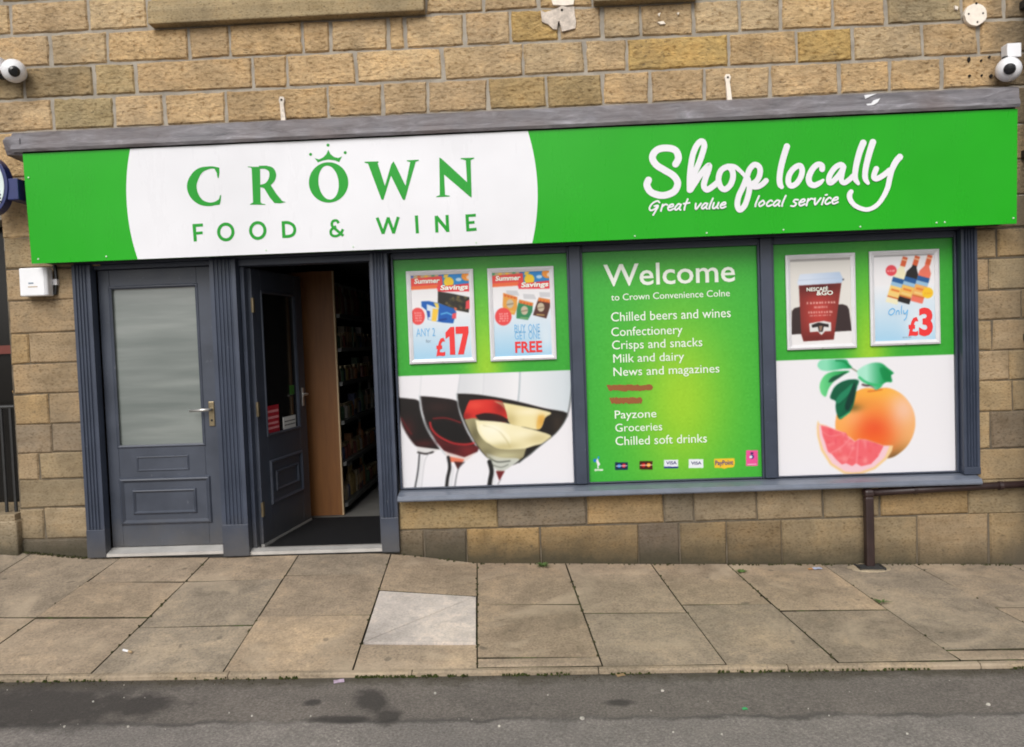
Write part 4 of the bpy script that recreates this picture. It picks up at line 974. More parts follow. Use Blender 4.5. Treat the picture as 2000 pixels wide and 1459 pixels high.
# ------------------------------------------------------------------ poster frames on the windows
def poster(corners, label, draw):
    P = [at(p[0], p[1], 0.035) for p in corners]
    x0 = (P[0][0]+P[3][0])/2; x1 = (P[1][0]+P[2][0])/2; z1 = (P[0][1]+P[1][1])/2; z0 = (P[2][1]+P[3][1])/2
    t = thing('poster_frame', label, 'poster', ((x0+x1)/2, PY-0.002, z0))
    yb, yf = PY-0.003, PY-0.022; fw = 0.030
    m = MB()
    def bar(a, b, c, d):          # outer a-b, inner d-c, raised in the middle
        mid = [((a[0]*0.6+d[0]*0.4), (a[1]*0.6+d[1]*0.4)), ((b[0]*0.6+c[0]*0.4), (b[1]*0.6+c[1]*0.4))]
        q = lambda p, y: (p[0], y, p[1])
        vs = [q(a, yb), q(b, yb), q(a, yf+.005), q(b, yf+.005), q(mid[0], yf), q(mid[1], yf), q(d, yf+.008), q(c, yf+.008), q(d, yb), q(c, yb)]
        m.add(vs, [(0, 1, 3, 2), (2, 3, 5, 4), (4, 5, 7, 6), (6, 7, 9, 8)])
    O = [(x0, z1), (x1, z1), (x1, z0), (x0, z0)]; I = [(x0+fw, z1-fw), (x1-fw, z1-fw), (x1-fw, z0+fw), (x0+fw, z0+fw)]
    for i in range(4): bar(O[i], O[(i+1) % 4], I[(i+1) % 4], I[i])
    obj('frame', m, M['frame_white'], t)
    m = MB(); m.box((x0+x1)/2-.006, (x0+x1)/2+.006, yf-.003, yf+.004, z0+.004, z0+.013); obj('latch', m, M['steel'], t)
    X0, X1, Z0, Z1 = x0+fw-.002, x1-fw+.002, z0+fw-.002, z1-fw+.002
    Pn = Painter(X0, X1, Z0, Z1, 0.0032, (238, 236, 238))
    W_, H_ = X1-X0, Z1-Z0
    uv = lambda u, v: (X0+W_*u, Z1-H_*v)
    U = lambda pts: [uv(*p) for p in pts]
    draw(Pn, uv, U, W_, H_, t)
    Pn.soften(1, 1)
    Pn.sheet('print', PY-0.010, M['poster'], t)
    return t
YL = PY-0.0122
def words(t, mat, items, bold=0.03, slant=0.0, name='lettering'):
    m = MB()
    for s, a, b, h in items: text_fit(m, s, a[0], b[0], a[1], h, YL, bold, slant)
    obj(name, m, mat, t)
def noise_marks(P, uv, u0, u1, v, h, col, n=9):
    """illegible small print, only a row of short ticks"""
    for i in range(n):
        u = u0+(u1-u0)*(i+random.uniform(.1, .5))/n
        P.fill([uv(u, v), uv(u+(u1-u0)/n*random.uniform(.4, .75), v), uv(u+(u1-u0)/n*random.uniform(.4, .75), v-h*random.uniform(.7, 1.1)), uv(u, v-h)], col, .8)
def banner(P, uv, U, t):
    P.fill(U([(0, 0), (1, 0), (1, .05), (0, .05)]), (196, 176, 132)); P.fill(U([(.53, 0), (1, 0), (1, .15), (.53, .15)]), (34, 134, 206))
    for q in range(5): P.fill(U([(.12*q, 0), (.12*q+.06, 0), (.12*q+.05, .035), (.12*q, .035)]), random.choice([(90, 110, 180), (236, 190, 70), (220, 110, 60), (80, 160, 110)]))
    P.fill(U([(.58, 0), (.66, 0), (.62, .05), (.56, .04)]), (240, 200, 80)); P.ell(uv(.65, .095), .034, .034, (248, 206, 40)); P.ell(uv(.82, .07), .020, .012, (190, 220, 244)); P.ell(uv(.97, .035), .040, .032, (244, 150, 50)); P.ell(uv(.99, .05), .014, .014, (246, 220, 200))
    P.fill(U([(0, .04), (.54, .02), (.55, .15), (.46, .165), (0, .165)]), (232, 72, 66)); P.fill(U([(0, .13), (.46, .118), (.46, .165), (0, .172)]), (240, 112, 62))
    P.fill(U([(.44, .145), (1, .118), (1, .215), (.46, .205)]), (232, 62, 70))
    h = 0.032
    words(t, M['ink_white'], [('Summer', uv(.06, .098), uv(.49, .098), h), ('Savings', uv(.50, .185), uv(.97, .185), h)], 0.03, 0.18)
def fade_blue(P, uv, v0, v1):
    z0, z1 = uv(0, v1)[1], uv(0, v0)[1]
    P.fill([uv(0, v0), uv(1, v0), uv(1, 1), uv(0, 1)], grad2((158, 206, 236), (238, 238, 241), 1, z0, z1))
def draw1(P, uv, U, W_, H_, t):
    fade_blue(P, uv, .45, 1.05); banner(P, uv, U, t)
    P.blob(uv(.9, .75), .09, .14, (226, 234, 240), .7)
    case = U([(.46, .20), (.72, .235), (1.0, .285), (.97, .465), (.75, .43), (.45, .335)])
    P.fill(case, (38, 36, 32))
    for _ in range(26): P.clip_blob(case, uv(random.uniform(.6, .95), random.uniform(.25, .44)), .010, .009, random.choice([(120, 104, 58), (90, 80, 50), (60, 54, 40), (140, 120, 70)]), .8)
    P.fill(U([(.93, .33), (1.0, .31), (.99, .42), (.92, .42)]), (226, 70, 76)); P.fill(U([(.46, .335), (.75, .43), (.74, .445), (.47, .36)]), (206, 204, 200))
    P.fill(U([(.17, .31), (.30, .31), (.46, .34), (.72, .41), (.76, .45), (.70, .585), (.52, .57), (.27, .53), (.25, .42), (.17, .37)]), (22, 92, 178))
    P.fill(U([(.26, .345), (.46, .40), (.44, .55), (.28, .53), (.26, .42)]), (214, 224, 236)); P.fill(U([(.36, .40), (.46, .41), (.41, .555), (.33, .545)]), (246, 200, 70)); P.fill(U([(.38, .33), (.46, .345), (.47, .40), (.42, .395)]), (240, 206, 90)); P.fill(U([(.26, .42), (.31, .43), (.31, .5), (.27, .5)]), (40, 80, 170))
    P.stroke(U([(.50, .47), (.60, .455), (.70, .49)]), .010, (90, 170, 226)); P.stroke(U([(.47, .54), (.58, .53)]), .012, (14, 60, 140)); P.fill(U([(.69, .47), (.76, .46), (.75, .53), (.68, .53)]), (228, 80, 90)); P.fill(U([(.72, .39), (.78, .41), (.74, .44)]), (224, 110, 80))
    P.ell(uv(.10, .485), .048, .058, (232, 78, 76))
    for k in range(4): noise_marks(P, uv, .04, .17, .455+.03*k, .018, (250, 200, 198), 4)
    words(t, M['ink_blue'], [('ANY 2', uv(.06, .725), uv(.385, .725), .055)], 0.0)
    words(t, M['ink_grey'], [('for', uv(.22, .80), uv(.31, .80), .022)], 0.0)
    words(t, M['ink_red'], [('£', uv(.39, .955), uv(.55, .955), .118)], 0.03)
    pr = Print(lambda u, v: Vector((uv(u, v)[0], YL, uv(u, v)[1])))
    pr.poly([(.715, .625), (.715, .955), (.625, .955), (.625, .735), (.56, .765), (.56, .69), (.65, .625)]); pr.poly([(.735, .625), (.955, .625), (.955, .70), (.86, .955), (.76, .955), (.855, .71), (.735, .71)])
    obj('lettering', pr, M['ink_red'], t)
def draw2(P, uv, U, W_, H_, t):
    fade_blue(P, uv, .40, 1.0); banner(P, uv, U, t)
    P.blob(uv(.9, .8), .06, .10, (232, 236, 240), .6)
    for u, v in ((.33, .235), (.62, .285), (.90, .27)): P.fill(U([(u-.09, v-.02), (u+.10, v-.01), (u+.14, v+.05), (u-.08, v+.04)]), (206, 206, 210))
    for (pts, c, lab, st) in (([(.19, .245), (.43, .30), (.42, .42), (.37, .51), (.19, .475), (.17, .39)], (226, 158, 66), (.30, .375), [(.19, .245), (.43, .30), (.43, .335), (.185, .275)]),
                          ([(.46, .33), (.70, .375), (.68, .48), (.60, .575), (.40, .55), (.41, .45)], (50, 132, 86), (.545, .46), [(.46, .33), (.70, .375), (.69, .415), (.455, .37)]),
                          ([(.80, .315), (1.0, .345), (.99, .43), (.92, .565), (.69, .52), (.74, .42)], (84, 48, 40), (.83, .43), [(.80, .315), (1.0, .345), (.99, .385), (.785, .355)])):
        P.fill(U(pts), c); P.fill(U(st), (226, 132, 56)); P.ell(uv(*lab), .024, .030, (198, 184, 158)); P.stroke(U([(lab[0]-.05, lab[1]+.01), (lab[0]+.05, lab[1])]), .008, (120, 100, 80), .7); P.stroke(U([(lab[0]-.07, lab[1]+.085), (lab[0]+.05, lab[1]+.095)]), .010, (236, 206, 120) if c[0] > 60 else (170, 190, 120), .6)
        for k in range(4): P.ell(uv(st[0][0]+.03+.055*k, st[0][1]+.035+.01*k), .006, .006, (206, 78, 40))
    P.ell(uv(.175, .525), .056, .060, (232, 74, 74))
    for k in range(4): noise_marks(P, uv, .09, .26, .50+.028*k, .018, (250, 200, 198), 4)
    words(t, M['ink_blue'], [('BUY', uv(.36, .715), uv(.555, .715), .052), ('ONE', uv(.60, .715), uv(.80, .715), .052), ('GET', uv(.36, .80), uv(.555, .80), .052), ('ONE', uv(.60, .80), uv(.80, .80), .052)], 0.0)
    words(t, M['ink_red'], [('FREE', uv(.36, .955), uv(.83, .955), .073)], 0.03)
def draw3(P, uv, U, W_, H_, t):
    P.img[:] = (226, 222, 216); P.fill(U([(0, 0), (1, 0), (1, .03), (0, .03)]), (170, 166, 164)); P.fill(U([(0, .86), (1, .85), (1, 1), (0, 1)]), (236, 233, 233))
    P.fill(U([(.02, .60), (.06, .565), (.16, .55), (.86, .54), (.93, .56), (.96, .60), (1.0, .85), (0, .87)]), (58, 44, 44))
    P.fill(U([(.145, .30), (.845, .29), (.70, .945), (.20, .955), (.165, .87)]), grad2((120, 44, 40), (132, 50, 44), 0, *[uv(.2, 0)[0], uv(.8, 0)[0]]))
    body = U([(.145, .30), (.845, .29), (.70, .945), (.20, .955), (.165, .87)])
    P.clip_blob(body, uv(.46, .62), .10, .17, (206, 68, 60), .8); P.clip_blob(body, uv(.48, .32), .16, .05, (76, 26, 26), .8); P.clip_blob(body, uv(.46, .93), .13, .05, (96, 32, 30), .7)
    P.fill(U([(.155, .20), (.17, .175), (.82, .165), (.835, .19), (.88, .255), (.845, .295), (.135, .305), (.12, .27)]), grad2((216, 226, 242), (182, 202, 228), 0, uv(.3, 0)[0], uv(.85, 0)[0])); P.stroke(U([(.14, .245), (.86, .235)]), .004, (186, 200, 222)); P.ell(uv(.875, .255), .006, .006, (70, 70, 80))
    for k, (a, b, v) in enumerate(((.26, .74, .525), (.38, .60, .575), (.28, .70, .635), (.30, .66, .665))): noise_marks(P, uv, a, b, v, .026 if k != 3 else .012, (244, 196, 186), 10)
    P.fill(U([(.30, .75), (.42, .735), (.54, .725), (.66, .745), (.66, .845), (.56, .845), (.50, .89), (.44, .845), (.31, .85)]), (226, 224, 222)); P.fill(U([(.34, .765), (.46, .74), (.62, .765), (.62, .80), (.54, .79), (.52, .85), (.46, .85), (.44, .79), (.35, .80)]), (40, 34, 34)); P.fill(U([(.46, .78), (.52, .78), (.50, .84), (.47, .84)]), (150, 120, 100))
    words(t, M['ink_white'], [('NESCAFÉ', uv(.27, .375), uv(.62, .375), .030), ('&GO', uv(.43, .425), uv(.70, .425), .028)], 0.02)
def bottle(P, top, bot, wb, glass, body, cap=(222, 98, 56)):
    a = np.array(top); b = np.array(bot); d = b-a; L = np.hypot(*d); d /= L; q = np.array([-d[1], d[0]])
    pt = lambda s, t: tuple(a+d*L*s+q*wb/2*t)
    seg = lambda s0, s1, t0, t1, c: P.fill([pt(s0, -t0), pt(s0, t0), pt(s1, t1), pt(s1, -t1)], c)
    seg(0.0, .95, .36, .36, glass) if False else None
    P.fill([pt(.10, -.36), pt(.10, .36), pt(.24, .40), pt(.36, .98), pt(1.0, 1.0), pt(1.0, -1.0), pt(.36, -.98), pt(.24, -.40)], glass)
    seg(0.0, .20, .42, .42, cap); seg(.05, .08, .44, .44, (246, 190, 150)); seg(.46, .56, 1, 1, (40, 92, 150)); seg(.56, .64, 1, 1, (150, 190, 220)); seg(.64, .86, 1, 1, body); seg(.70, .745, .7, .7, (226, 130, 60)); seg(.79, .83, .8, .8, (240, 206, 130)); seg(.86, .89, 1, 1, (206, 110, 56))
def draw4(P, uv, U, W_, H_, t):
    P.fill(U([(0, 0), (1, 0), (1, .02), (0, .02)]), (176, 174, 176)); fade_blue(P, uv, .35, 1.08); P.blob(uv(.75, .80), .10, .12, (236, 240, 243), .8)
    bottle(P, uv(.525, .03), uv(.285, .56), .080, (240, 232, 196), (246, 206, 118)); bottle(P, uv(.725, .025), uv(.48, .56), .080, (36, 34, 36), (240, 190, 96)); bottle(P, uv(.93, .02), uv(.695, .56), .080, (236, 118, 96), (240, 176, 96))
    P.ell(uv(.29, .18), .036, .036, (230, 76, 86)); noise_marks(P, uv, .22, .36, .195, .022, (250, 206, 206), 4); P.ell(uv(.88, .455), .036, .036, (246, 198, 46)); noise_marks(P, uv, .82, .94, .47, .022, (232, 160, 40), 4)
    pr = Print(lambda u, v: Vector((uv(u, v)[0], YL, uv(u, v)[1])))
    w = .016
    pr.ribbon([(.30, .62), (.25, .64), (.235, .675), (.27, .695), (.315, .675), (.335, .64), (.30, .62)], w); pr.ribbon([(.355, .69), (.365, .655), (.40, .65), (.405, .69)], w); pr.ribbon([(.45, .595), (.44, .65), (.445, .685)], w); pr.ribbon([(.475, .65), (.485, .685), (.52, .675), (.545, .645), (.52, .73), (.485, .76)], w)
    obj('lettering', pr, M['ink_blue'], t)
    words(t, M['ink_red'], [('£', uv(.55, .935), uv(.72, .935), .118), ('3', uv(.725, .935), uv(.955, .935), .178)], 0.04)
    noise_marks(P, uv, .45, .60, .968, .010, (90, 100, 110), 6)
poster([(792, 530), (924, 525), (930, 707), (801, 711)], 'white framed poster with two drinks cases and a big red £17', draw1)
poster([(951, 525), (1081, 519), (1087, 702), (959, 705)], 'white framed poster with three pouches and red FREE lettering', draw2)
poster([(1534, 499), (1671, 493), (1672, 679), (1538, 684)], 'white framed poster of a red takeaway coffee cup with a pale lid', draw3)
poster([(1697.6, 491), (1835, 486), (1836, 670), (1701, 677)], 'white framed poster with three slanting bottles and a red £3', draw4)

# ------------------------------------------------------------------ closed door
def glass_mat():
    m, n, l, b = nodes_of('frosted door pane')
    sp = n.new('ShaderNodeSeparateXYZ'); v = coord(n, l); l.new(v, sp.inputs[0])
    f = noise_tex(n, l, coord(n, l, (0.5, 1, 5)), 2.2, 4, 0.5)      # the blind's folds behind the pane
    l.new(ramp(n, l, f, [(0.32, (0.125, 0.145, 0.136)), (0.5, (0.16, 0.18, 0.170)), (0.66, (0.205, 0.225, 0.212))]), b.inputs['Base Color'])
    b.inputs['Roughness'].default_value = 0.28; b.inputs['Specular IOR Level'].default_value = 0.6; b.inputs['Coat Weight'].default_value = 0.6; b.inputs['Coat Roughness'].default_value = 0.06
    return m
M['frost'] = glass_mat()
def panel_ring(x0, x1, z0, z1, y, wd, d):
    """raised moulding round a rectangle: proud by d"""
    m = MB(); O = [(x0, z0), (x1, z0), (x1, z1), (x0, z1)]
    lv = [(0, 0), (wd*0.25, d*0.8), (wd*0.5, d), (wd*0.75, d*0.5), (wd, 0)]
    rows = []
    for o, h in lv: rows.append([(x0+o, y-h, z0+o), (x1-o, y-h, z0+o), (x1-o, y-h, z1-o), (x0+o, y-h, z1-o)])
    m.add([p for r_ in rows for p in r_], [(4*i+j, 4*i+(j+1) % 4, 4*i+4+(j+1) % 4, 4*i+4+j) for i in range(len(lv)-1) for j in range(4)])
    return m
def door_boards(x0, x1, z0, z1, gx0, gx1, gz0, gz1, ya, yb):
    m = MB(); m.box(x0, gx0, ya, yb, z0, z1); m.box(gx1, x1, ya, yb, z0, z1); m.box(gx0, gx1, ya+.0005, yb, gz1, z1); m.box(gx0, gx1, ya+.0005, yb, z0, gz0); return m
dr = thing('closed_door', 'closed slate grey door with a frosted pane and two nested panel mouldings', 'door', (-2.6, 0.06, 0.05))
DY = 0.055
obj('door_leaf', door_boards(-3.003, -2.195, 0.078, 1.994, -2.925, -2.319, 0.772, 1.874, DY, DY+0.045), M['paint_door'], dr, bevel=0.003)
m = MB(); m.box(-2.925, -2.319, DY+.020, DY+.028, 0.772, 1.874); obj('glass_pane', m, M['frost'], dr)
obj('glazing_bead', panel_ring(-2.934, -2.310, 0.763, 1.883, DY, 0.022, 0.006), M['paint_door'], dr)
pz = lambda px, py: at(px, py, DY)
a = pz(232, 926); b = pz(416, 1020); obj('panel_moulding', panel_ring(a[0], b[0], 0.228, 0.558, DY, 0.034, 0.016), M['paint_door'], dr)
a = pz(258, 950); b = pz(386, 998); obj('panel_moulding', panel_ring(a[0], b[0], 0.300, 0.475, DY, 0.024, 0.012), M['paint_door'], dr)
a = pz(266, 885); b = pz(370, 914); obj('letter_plate', panel_ring(a[0], b[0], 0.600, 0.705, DY, 0.014, 0.006), M['paint_door'], dr)
hx, hz = pz(414, 808)
m = MB(); m.box(hx-.020, hx+.020, DY-.008, DY, hz-.085, hz+.085); hb = obj('handle', m, M['brass'], dr, bevel=0.004)
m = MB(); m.tube([(hx, DY-.006, hz+.032), (hx, DY-.050, hz+.032)], .010, 10); m.tube([(hx+.006, DY-.048, hz+.032), (hx-.05, DY-.052, hz+.031), (hx-.135, DY-.050, hz+.027)], [.011, .010, .008], 10); obj('lever', m, M['steel'], hb, smooth=True)
m = MB(); m.lathe([(.008, 0), (.008, .003)], (hx, DY-.011, hz-.045), 'y', 12); obj('keyhole', m, M['black'], hb)
m = MB(); m.prism([(-.030, 0.030), (-.030, 0.050), (0.05, 0.074), (0.098, 0.074), (0.098, 0.030)], 'x', -3.005, -2.193); obj('threshold', m, M['alu'], dr)

# ------------------------------------------------------------------ open doorway
hx0, hy0 = -1.978, 0.105
od = thing('open_door', 'slate grey half glazed door standing open into the dark shop', 'door', (hx0, hy0, 0.05))
ang = math.radians(83.0); u = Vector((math.cos(ang), math.sin(ang), 0)); nrm = Vector((math.sin(ang), -math.cos(ang), 0))
def dl(m):      # door-local (s along the leaf, d out of its street face, z) -> world
    m.v = [tuple(Vector((hx0, hy0, 0))+u*p[0]+nrm*(-p[1])+Vector((0, 0, p[2]))) for p in m.v]; return m
LW = 0.842
obj('door_leaf', dl(door_boards(0, LW, 0.055, 1.975, 0.14, LW-.14, 0.80, 1.82, -.02, .022)), M['paint_door'], od, bevel=0.003)
m = MB(); m.box(0.14, LW-.14, -.002, .004, 0.80, 1.82)
gm_, n_, l_n, b_ = nodes_of('clear dark pane'); b_.inputs['Base Color'].default_value = (0.012, 0.012, 0.012, 1); b_.inputs['Roughness'].default_value = 0.08; b_.inputs['Alpha'].default_value = 0.85
obj('glass_pane', dl(m), gm_, od)
obj('glazing_bead', dl(panel_ring(0.13, LW-.13, 0.79, 1.83, -.02, 0.022, 0.008)), M['paint_door'], od)
obj('panel_moulding', dl(panel_ring(0.15, LW-.13, 0.30, 0.62, -.02, 0.030, 0.014)), M['paint_door'], od)
obj('panel_moulding', dl(panel_ring(0.24, LW-.21, 0.385, 0.535, -.02, 0.022, 0.011)), M['paint_door'], od)
m = MB(); m.box(0.0, LW, -.024, .0, 0.034, 0.054); obj('drip_bar', dl(m), M['alu'], od)
m = MB(); m.box(LW-.075, LW-.045, -.026, -.018, 0.96, 1.10); hb = obj('handle', dl(m), M['steel'], od, bevel=.002)
m = MB(); m.tube([(LW-.06, -.02, 1.05), (LW-.06, -.06, 1.05), (LW-.15, -.062, 1.048)], .009, 8); obj('lever', dl(m), M['steel'], hb)
for z in (0.30, 1.0, 1.72):
    m = MB(); m.box(-.018, .03, -.026, -.021, z-.05, z+.05); m.tube([(-.008, -.028, z-.05), (-.008, -.028, z+.05)], .007, 8); obj('hinge', dl(m), M['brass'], od)
# notices stuck on the pane
def notice(name, label, s0, s1, z0, z1, mat, marks, col, skew=0):
    t = thing(name, label, 'notice', tuple(Vector((hx0, hy0, 0))+u*(s0+s1)/2+nrm*.006+Vector((0, 0, z0))))
    m = MB(); m.box(s0, s1, -.006, -.003, z0, z1); obj('sheet', dl(m), mat, t)
    m = MB()
    for zc_ in marks:
        s = s0+.1*(s1-s0)
        while s < s1-.1*(s1-s0):
            q = random.uniform(.012, .03)*(s1-s0)/.2; m.box(s, min(s+q, s1-.01), -.0072, -.0062, zc_, zc_+.016*(z1-z0)/.2); s += q+.006
    obj('lettering', dl(m), col, t)
notice('notice', 'red notice stuck low on the glass of the open door', 0.165, 0.37, 0.795, 1.005, simple('red sticker', (0.42, 0.018, 0.035), .4, .1, 20), (.835, .87, .91, .955), simple('pink ink', (.7, .28, .3), .5))
notice('notice', 'small white notice beside the red one on the open door glass', 0.44, 0.66, 0.80, 0.90, simple('white sticker', (0.7, 0.7, 0.68), .4, .05, 20), (.835, .862), simple('black ink', (.03, .03, .03), .5))
notice('sticker', 'little green sticker near the latch side of the open door glass', 0.585, 0.66, 1.06, 1.13, simple('green sticker', (0.03, 0.15, 0.015), .4, .1, 20), (), M['black'])
m = MB(); m.prism([(-.015, .012), (-.015, .034), (0.03, .048), (0.075, .044), (0.075, .012)], 'x', -2.013, -1.103); tag(obj('door_threshold', m, M['alu']), 'silver metal threshold strip across the open doorway', 'threshold')
m = MB(); n = 24
m.box(-1.93, -1.13, 0.085, 1.02, 0.026, 0.040); tag(obj('door_mat', m, M['mat'], bevel=.004), 'black door mat just inside the open doorway', 'mat')

# gondola of shelves whose wooden end faces the street
gd = thing('shelf_unit', 'shop shelving with an orange wooden end board behind the open door', 'shelving', (-1.8, 2.0, 0.026))
EX0, EX1, EY = -2.02, -1.640, 1.13
m = MB(); m.box(EX0, EX1-.012, EY, EY+.03, 0.032, 2.03); obj('end_panel', m, M['wood'], gd)
m = MB(); m.box(EX1-.012, EX1, EY-.001, EY+.031, 0.032, 2.03); obj('edge_strip', m, M['wood_edge'], gd)
SH = [0.12, 0.46, 0.80, 1.12, 1.40, 1.68]
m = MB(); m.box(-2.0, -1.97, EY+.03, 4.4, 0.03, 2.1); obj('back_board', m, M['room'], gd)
for z in SH:
    m = MB(); m.box(-1.97, EX1+.02, EY+.04, 4.4, z-.03, z); s = obj('shelf', m, simple('dark shelf', (.06, .062, .06), .5) if z == SH[0] else bpy.data.materials['dark shelf'], gd)
    m = MB(); m.box(EX1+.021, EX1+.026, EY+.05, 4.4, z-.028, z+.004); obj('price_strip', m, M['room_floor'] if z == 1.40 else bpy.data.materials['dark shelf'], s)
PC = [(.16, .05, .04), (.20, .14, .05), (.05, .09, .05), (.05, .06, .12), (.22, .18, .12), (.10, .06, .04), (.3, .28, .26), (.22, .09, .03)]
pmats = [simple('packet print %d' % i, tuple(v*.9 for v in c), .45, .25, 40) for i, c in enumerate(PC)]
jar = MB(); jar.lathe([(0, 0), (.034, 0), (.036, .01), (.036, .09), (.028, .105), (.024, .11)], (0, 0, 0), 'z', 12)
lid = MB(); lid.lathe([(.026, .108), (.027, .112), (.027, .13), (0, .131)], (0, 0, 0), 'z', 12)
btl = MB(); btl.lathe([(0, 0), (.034, 0), (.036, .01), (.036, .14), (.03, .17), (.013, .20), (.012, .25)], (0, 0, 0), 'z', 12)
cp = MB(); cp.lathe([(.014, .248), (.0145, .25), (.0145, .275), (0, .276)], (0, 0, 0), 'z', 10)
box_ = MB(); box_.box(-.028, .028, -.045, .045, 0, .19); bfl = MB(); bfl.box(.0285, .0295, -.034, .034, .05, .14)
protos = []
for nm, body, part, mt, pm, lab in (('jar', jar, 'lid', 0, 'brass', 'small jar on the dim shelves behind the wooden end board'), ('bottle', btl, 'cap', 2, 'room_floor', 'upright bottle on the dim shelves behind the wooden end board'), ('packet', box_, 'front_label', 1, 'wood_edge', 'upright packet on the dim shelves behind the wooden end board')):
    me = body.build(nm); me2 = part_me = {'lid': lid, 'cap': cp, 'front_label': bfl}[part].build(part)
    protos.append((nm, me, part, me2, pm, lab))
mcache = {}
PCN = ['dark red', 'tan', 'dark green', 'navy', 'cream', 'brown', 'pale grey', 'rust']
SHN = ['the lowest shelf', 'the second shelf up', 'the third shelf up', 'the fourth shelf up', 'the fifth shelf up', 'the top shelf']
def product(k, x, y, z, si):
    nm, me, part, me2, pm, lab = protos[k]
    pi = random.randrange(len(pmats)); key = (k, pi)
    if key not in mcache:
        a = me.copy(); a.materials.append(pmats[pi]); b = me2.copy(); b.materials.append(M[pm]); mcache[key] = (a, b)
    a, b = mcache[key]
    t = thing(nm, '%s %s on %s of the dim shop shelving' % (PCN[pi], nm, SHN[si]), nm, (x, y, z), nm+'s on the shop shelves')
    for nn, mm in (('body', a), (part, b)):
        o = bpy.data.objects.new(nn, mm); COL.objects.link(o); o.parent = t
for si, z in enumerate(SH):
    y = EY+.10; k = [2, 2, 0, 2, 0, 1][si]
    while y < 2.75:
        if random.random() < .3: k = random.choice([0, 1, 2]) if si != 5 else 1
        if not (si < 5 and k == 1 and SH[si+1]-z < .31): product(k, EX1-.045-random.uniform(0, .02), y, z, si)
        else: product(0, EX1-.045, y, z, si)
        y += .10 if k != 0 else .082

# ------------------------------------------------------------------ fascia sign
SY0, SY1, SZ0, SZ1 = -0.176, -0.203, 2.033, 2.745           # it leans forward: bottom and top depth
SX0, SX1 = -3.314, 3.057
sg = thing('shop_sign', 'long bright green fascia sign reading CROWN FOOD & WINE and Shop locally', 'sign', ((SX0+SX1)/2, -0.1, SZ0))
tilt = (SY1-SY0)/(SZ1-SZ0)
def sy(z): return SY0+(z-SZ0)*tilt
def wav(x, z): return 0.0032*mnoise.noise(Vector((x*0.9, z*1.6, 1.7)))+0.0014*mnoise.noise(Vector((x*3, z*2, 5)))*(1+z)
def on_sign(px, py, lift=0.0):
    y = -0.19
    for _ in range(6): x, z = at(px, py, y); y = sy(z)+wav(x, (z-SZ0)/(SZ1-SZ0))-lift
    return Vector((x, y, z))
m = MB(); nx_ = 96; nz_ = 10
V = [(SX0+(SX1-SX0)*i/nx_, sy(SZ0+(SZ1-SZ0)*j/nz_)+wav(SX0+(SX1-SX0)*i/nx_, j/nz_), SZ0+(SZ1-SZ0)*j/nz_) for j in range(nz_+1) for i in range(nx_+1)]
n = nx_+1; m.add(V, [(j*n+i, j*n+i+1, (j+1)*n+i+1, (j+1)*n+i) for j in range(nz_) for i in range(nx_)])
rim = list(range(n))+[j*n+nx_ for j in range(1, nz_+1)]+[nz_*n+i for i in range(nx_-1, -1, -1)]+[j*n for j in range(nz_-1, 0, -1)]
rim = [0, nx_, nz_*n+nx_, nz_*n]; e_ = MB()
for a_, b_ in zip(rim, rim[1:]+rim[:1]): e_.add([V[a_], V[b_], (V[b_][0], V[b_][1]+.02, V[b_][2]), (V[a_][0], V[a_][1]+.02, V[a_][2])], [(0, 1, 2, 3)])
obj('panel_edge', e_, M['sign_green'], sg)
obj('panel', m, M['sign_green'], sg, smooth=True)
m = MB(); m.box(SX0+.03, SX1-.03, SY0+.022, 0.0, SZ0+.01, SZ1); obj('sign_box', m, M['dark_gap'], sg)
# white disc cut by the sign's long edges
cL, cR = on_sign(248, 400), on_sign(1050, 373); cx, cz = (cL.x+cR.x)/2, (on_sign(248, 396).z+on_sign(1050, 372).z)/2-0.0; rad = (cR.x-cL.x)/2
zb, zt = SZ0+.0005, SZ1-.0005
def arc(s):
    a0 = math.asin(max(-1, min(1, (zb-cz)/rad))); a1 = math.asin(max(-1, min(1, (zt-cz)/rad))); return [(cx+s*rad*math.cos(a0+(a1-a0)*i/24), cz+rad*math.sin(a0+(a1-a0)*i/24)) for i in range(25)]
R1_, L1_ = arc(1), arc(-1); m = MB()
rows_ = 25; cols_ = 24; V = []
for j in range(rows_):
    for i in range(cols_+1):
        x = L1_[j][0]+(R1_[j][0]-L1_[j][0])*i/cols_; z = L1_[j][1]; V.append((x, sy(z)+wav(x, (z-SZ0)/(SZ1-SZ0))-0.0016, z))
n = cols_+1; m.add(V, [(j*n+i, j*n+i+1, (j+1)*n+i+1, (j+1)*n+i) for j in range(rows_-1) for i in range(cols_)])
obj('white_disc', m, M['sign_white'], sg, smooth=True)
LIFT = 0.0028
def zs(ox, oy, k): return lambda X, Y: on_sign(ox+X/k, oy+Y/k, LIFT)
A = Print(zs(350, 270, 5.714)); B = Print(zs(600, 270, 5.714))
def letter(P, lab, name='letter'):
    o = obj(name, P, M['letter_green'], sg); o['label'] = lab; return Print(P.to3)
# C
A.ribbon([(441, 352), (415, 334), (370, 326), (315, 332), (240, 358), (180, 420), (140, 525), (165, 630), (235, 708), (320, 736), (395, 728), (448, 690)], [16, 22, 26, 34, 62, 92, 108, 98, 66, 44, 36, 22], cap=False)
A.poly([(420, 322), (447, 328), (449, 390), (440, 445), (428, 440), (418, 385), (396, 345)]); A.poly([(468, 630), (464, 690), (452, 742), (390, 748), (400, 728), (436, 700), (455, 640)])
A = letter(A, 'green serif letter C')
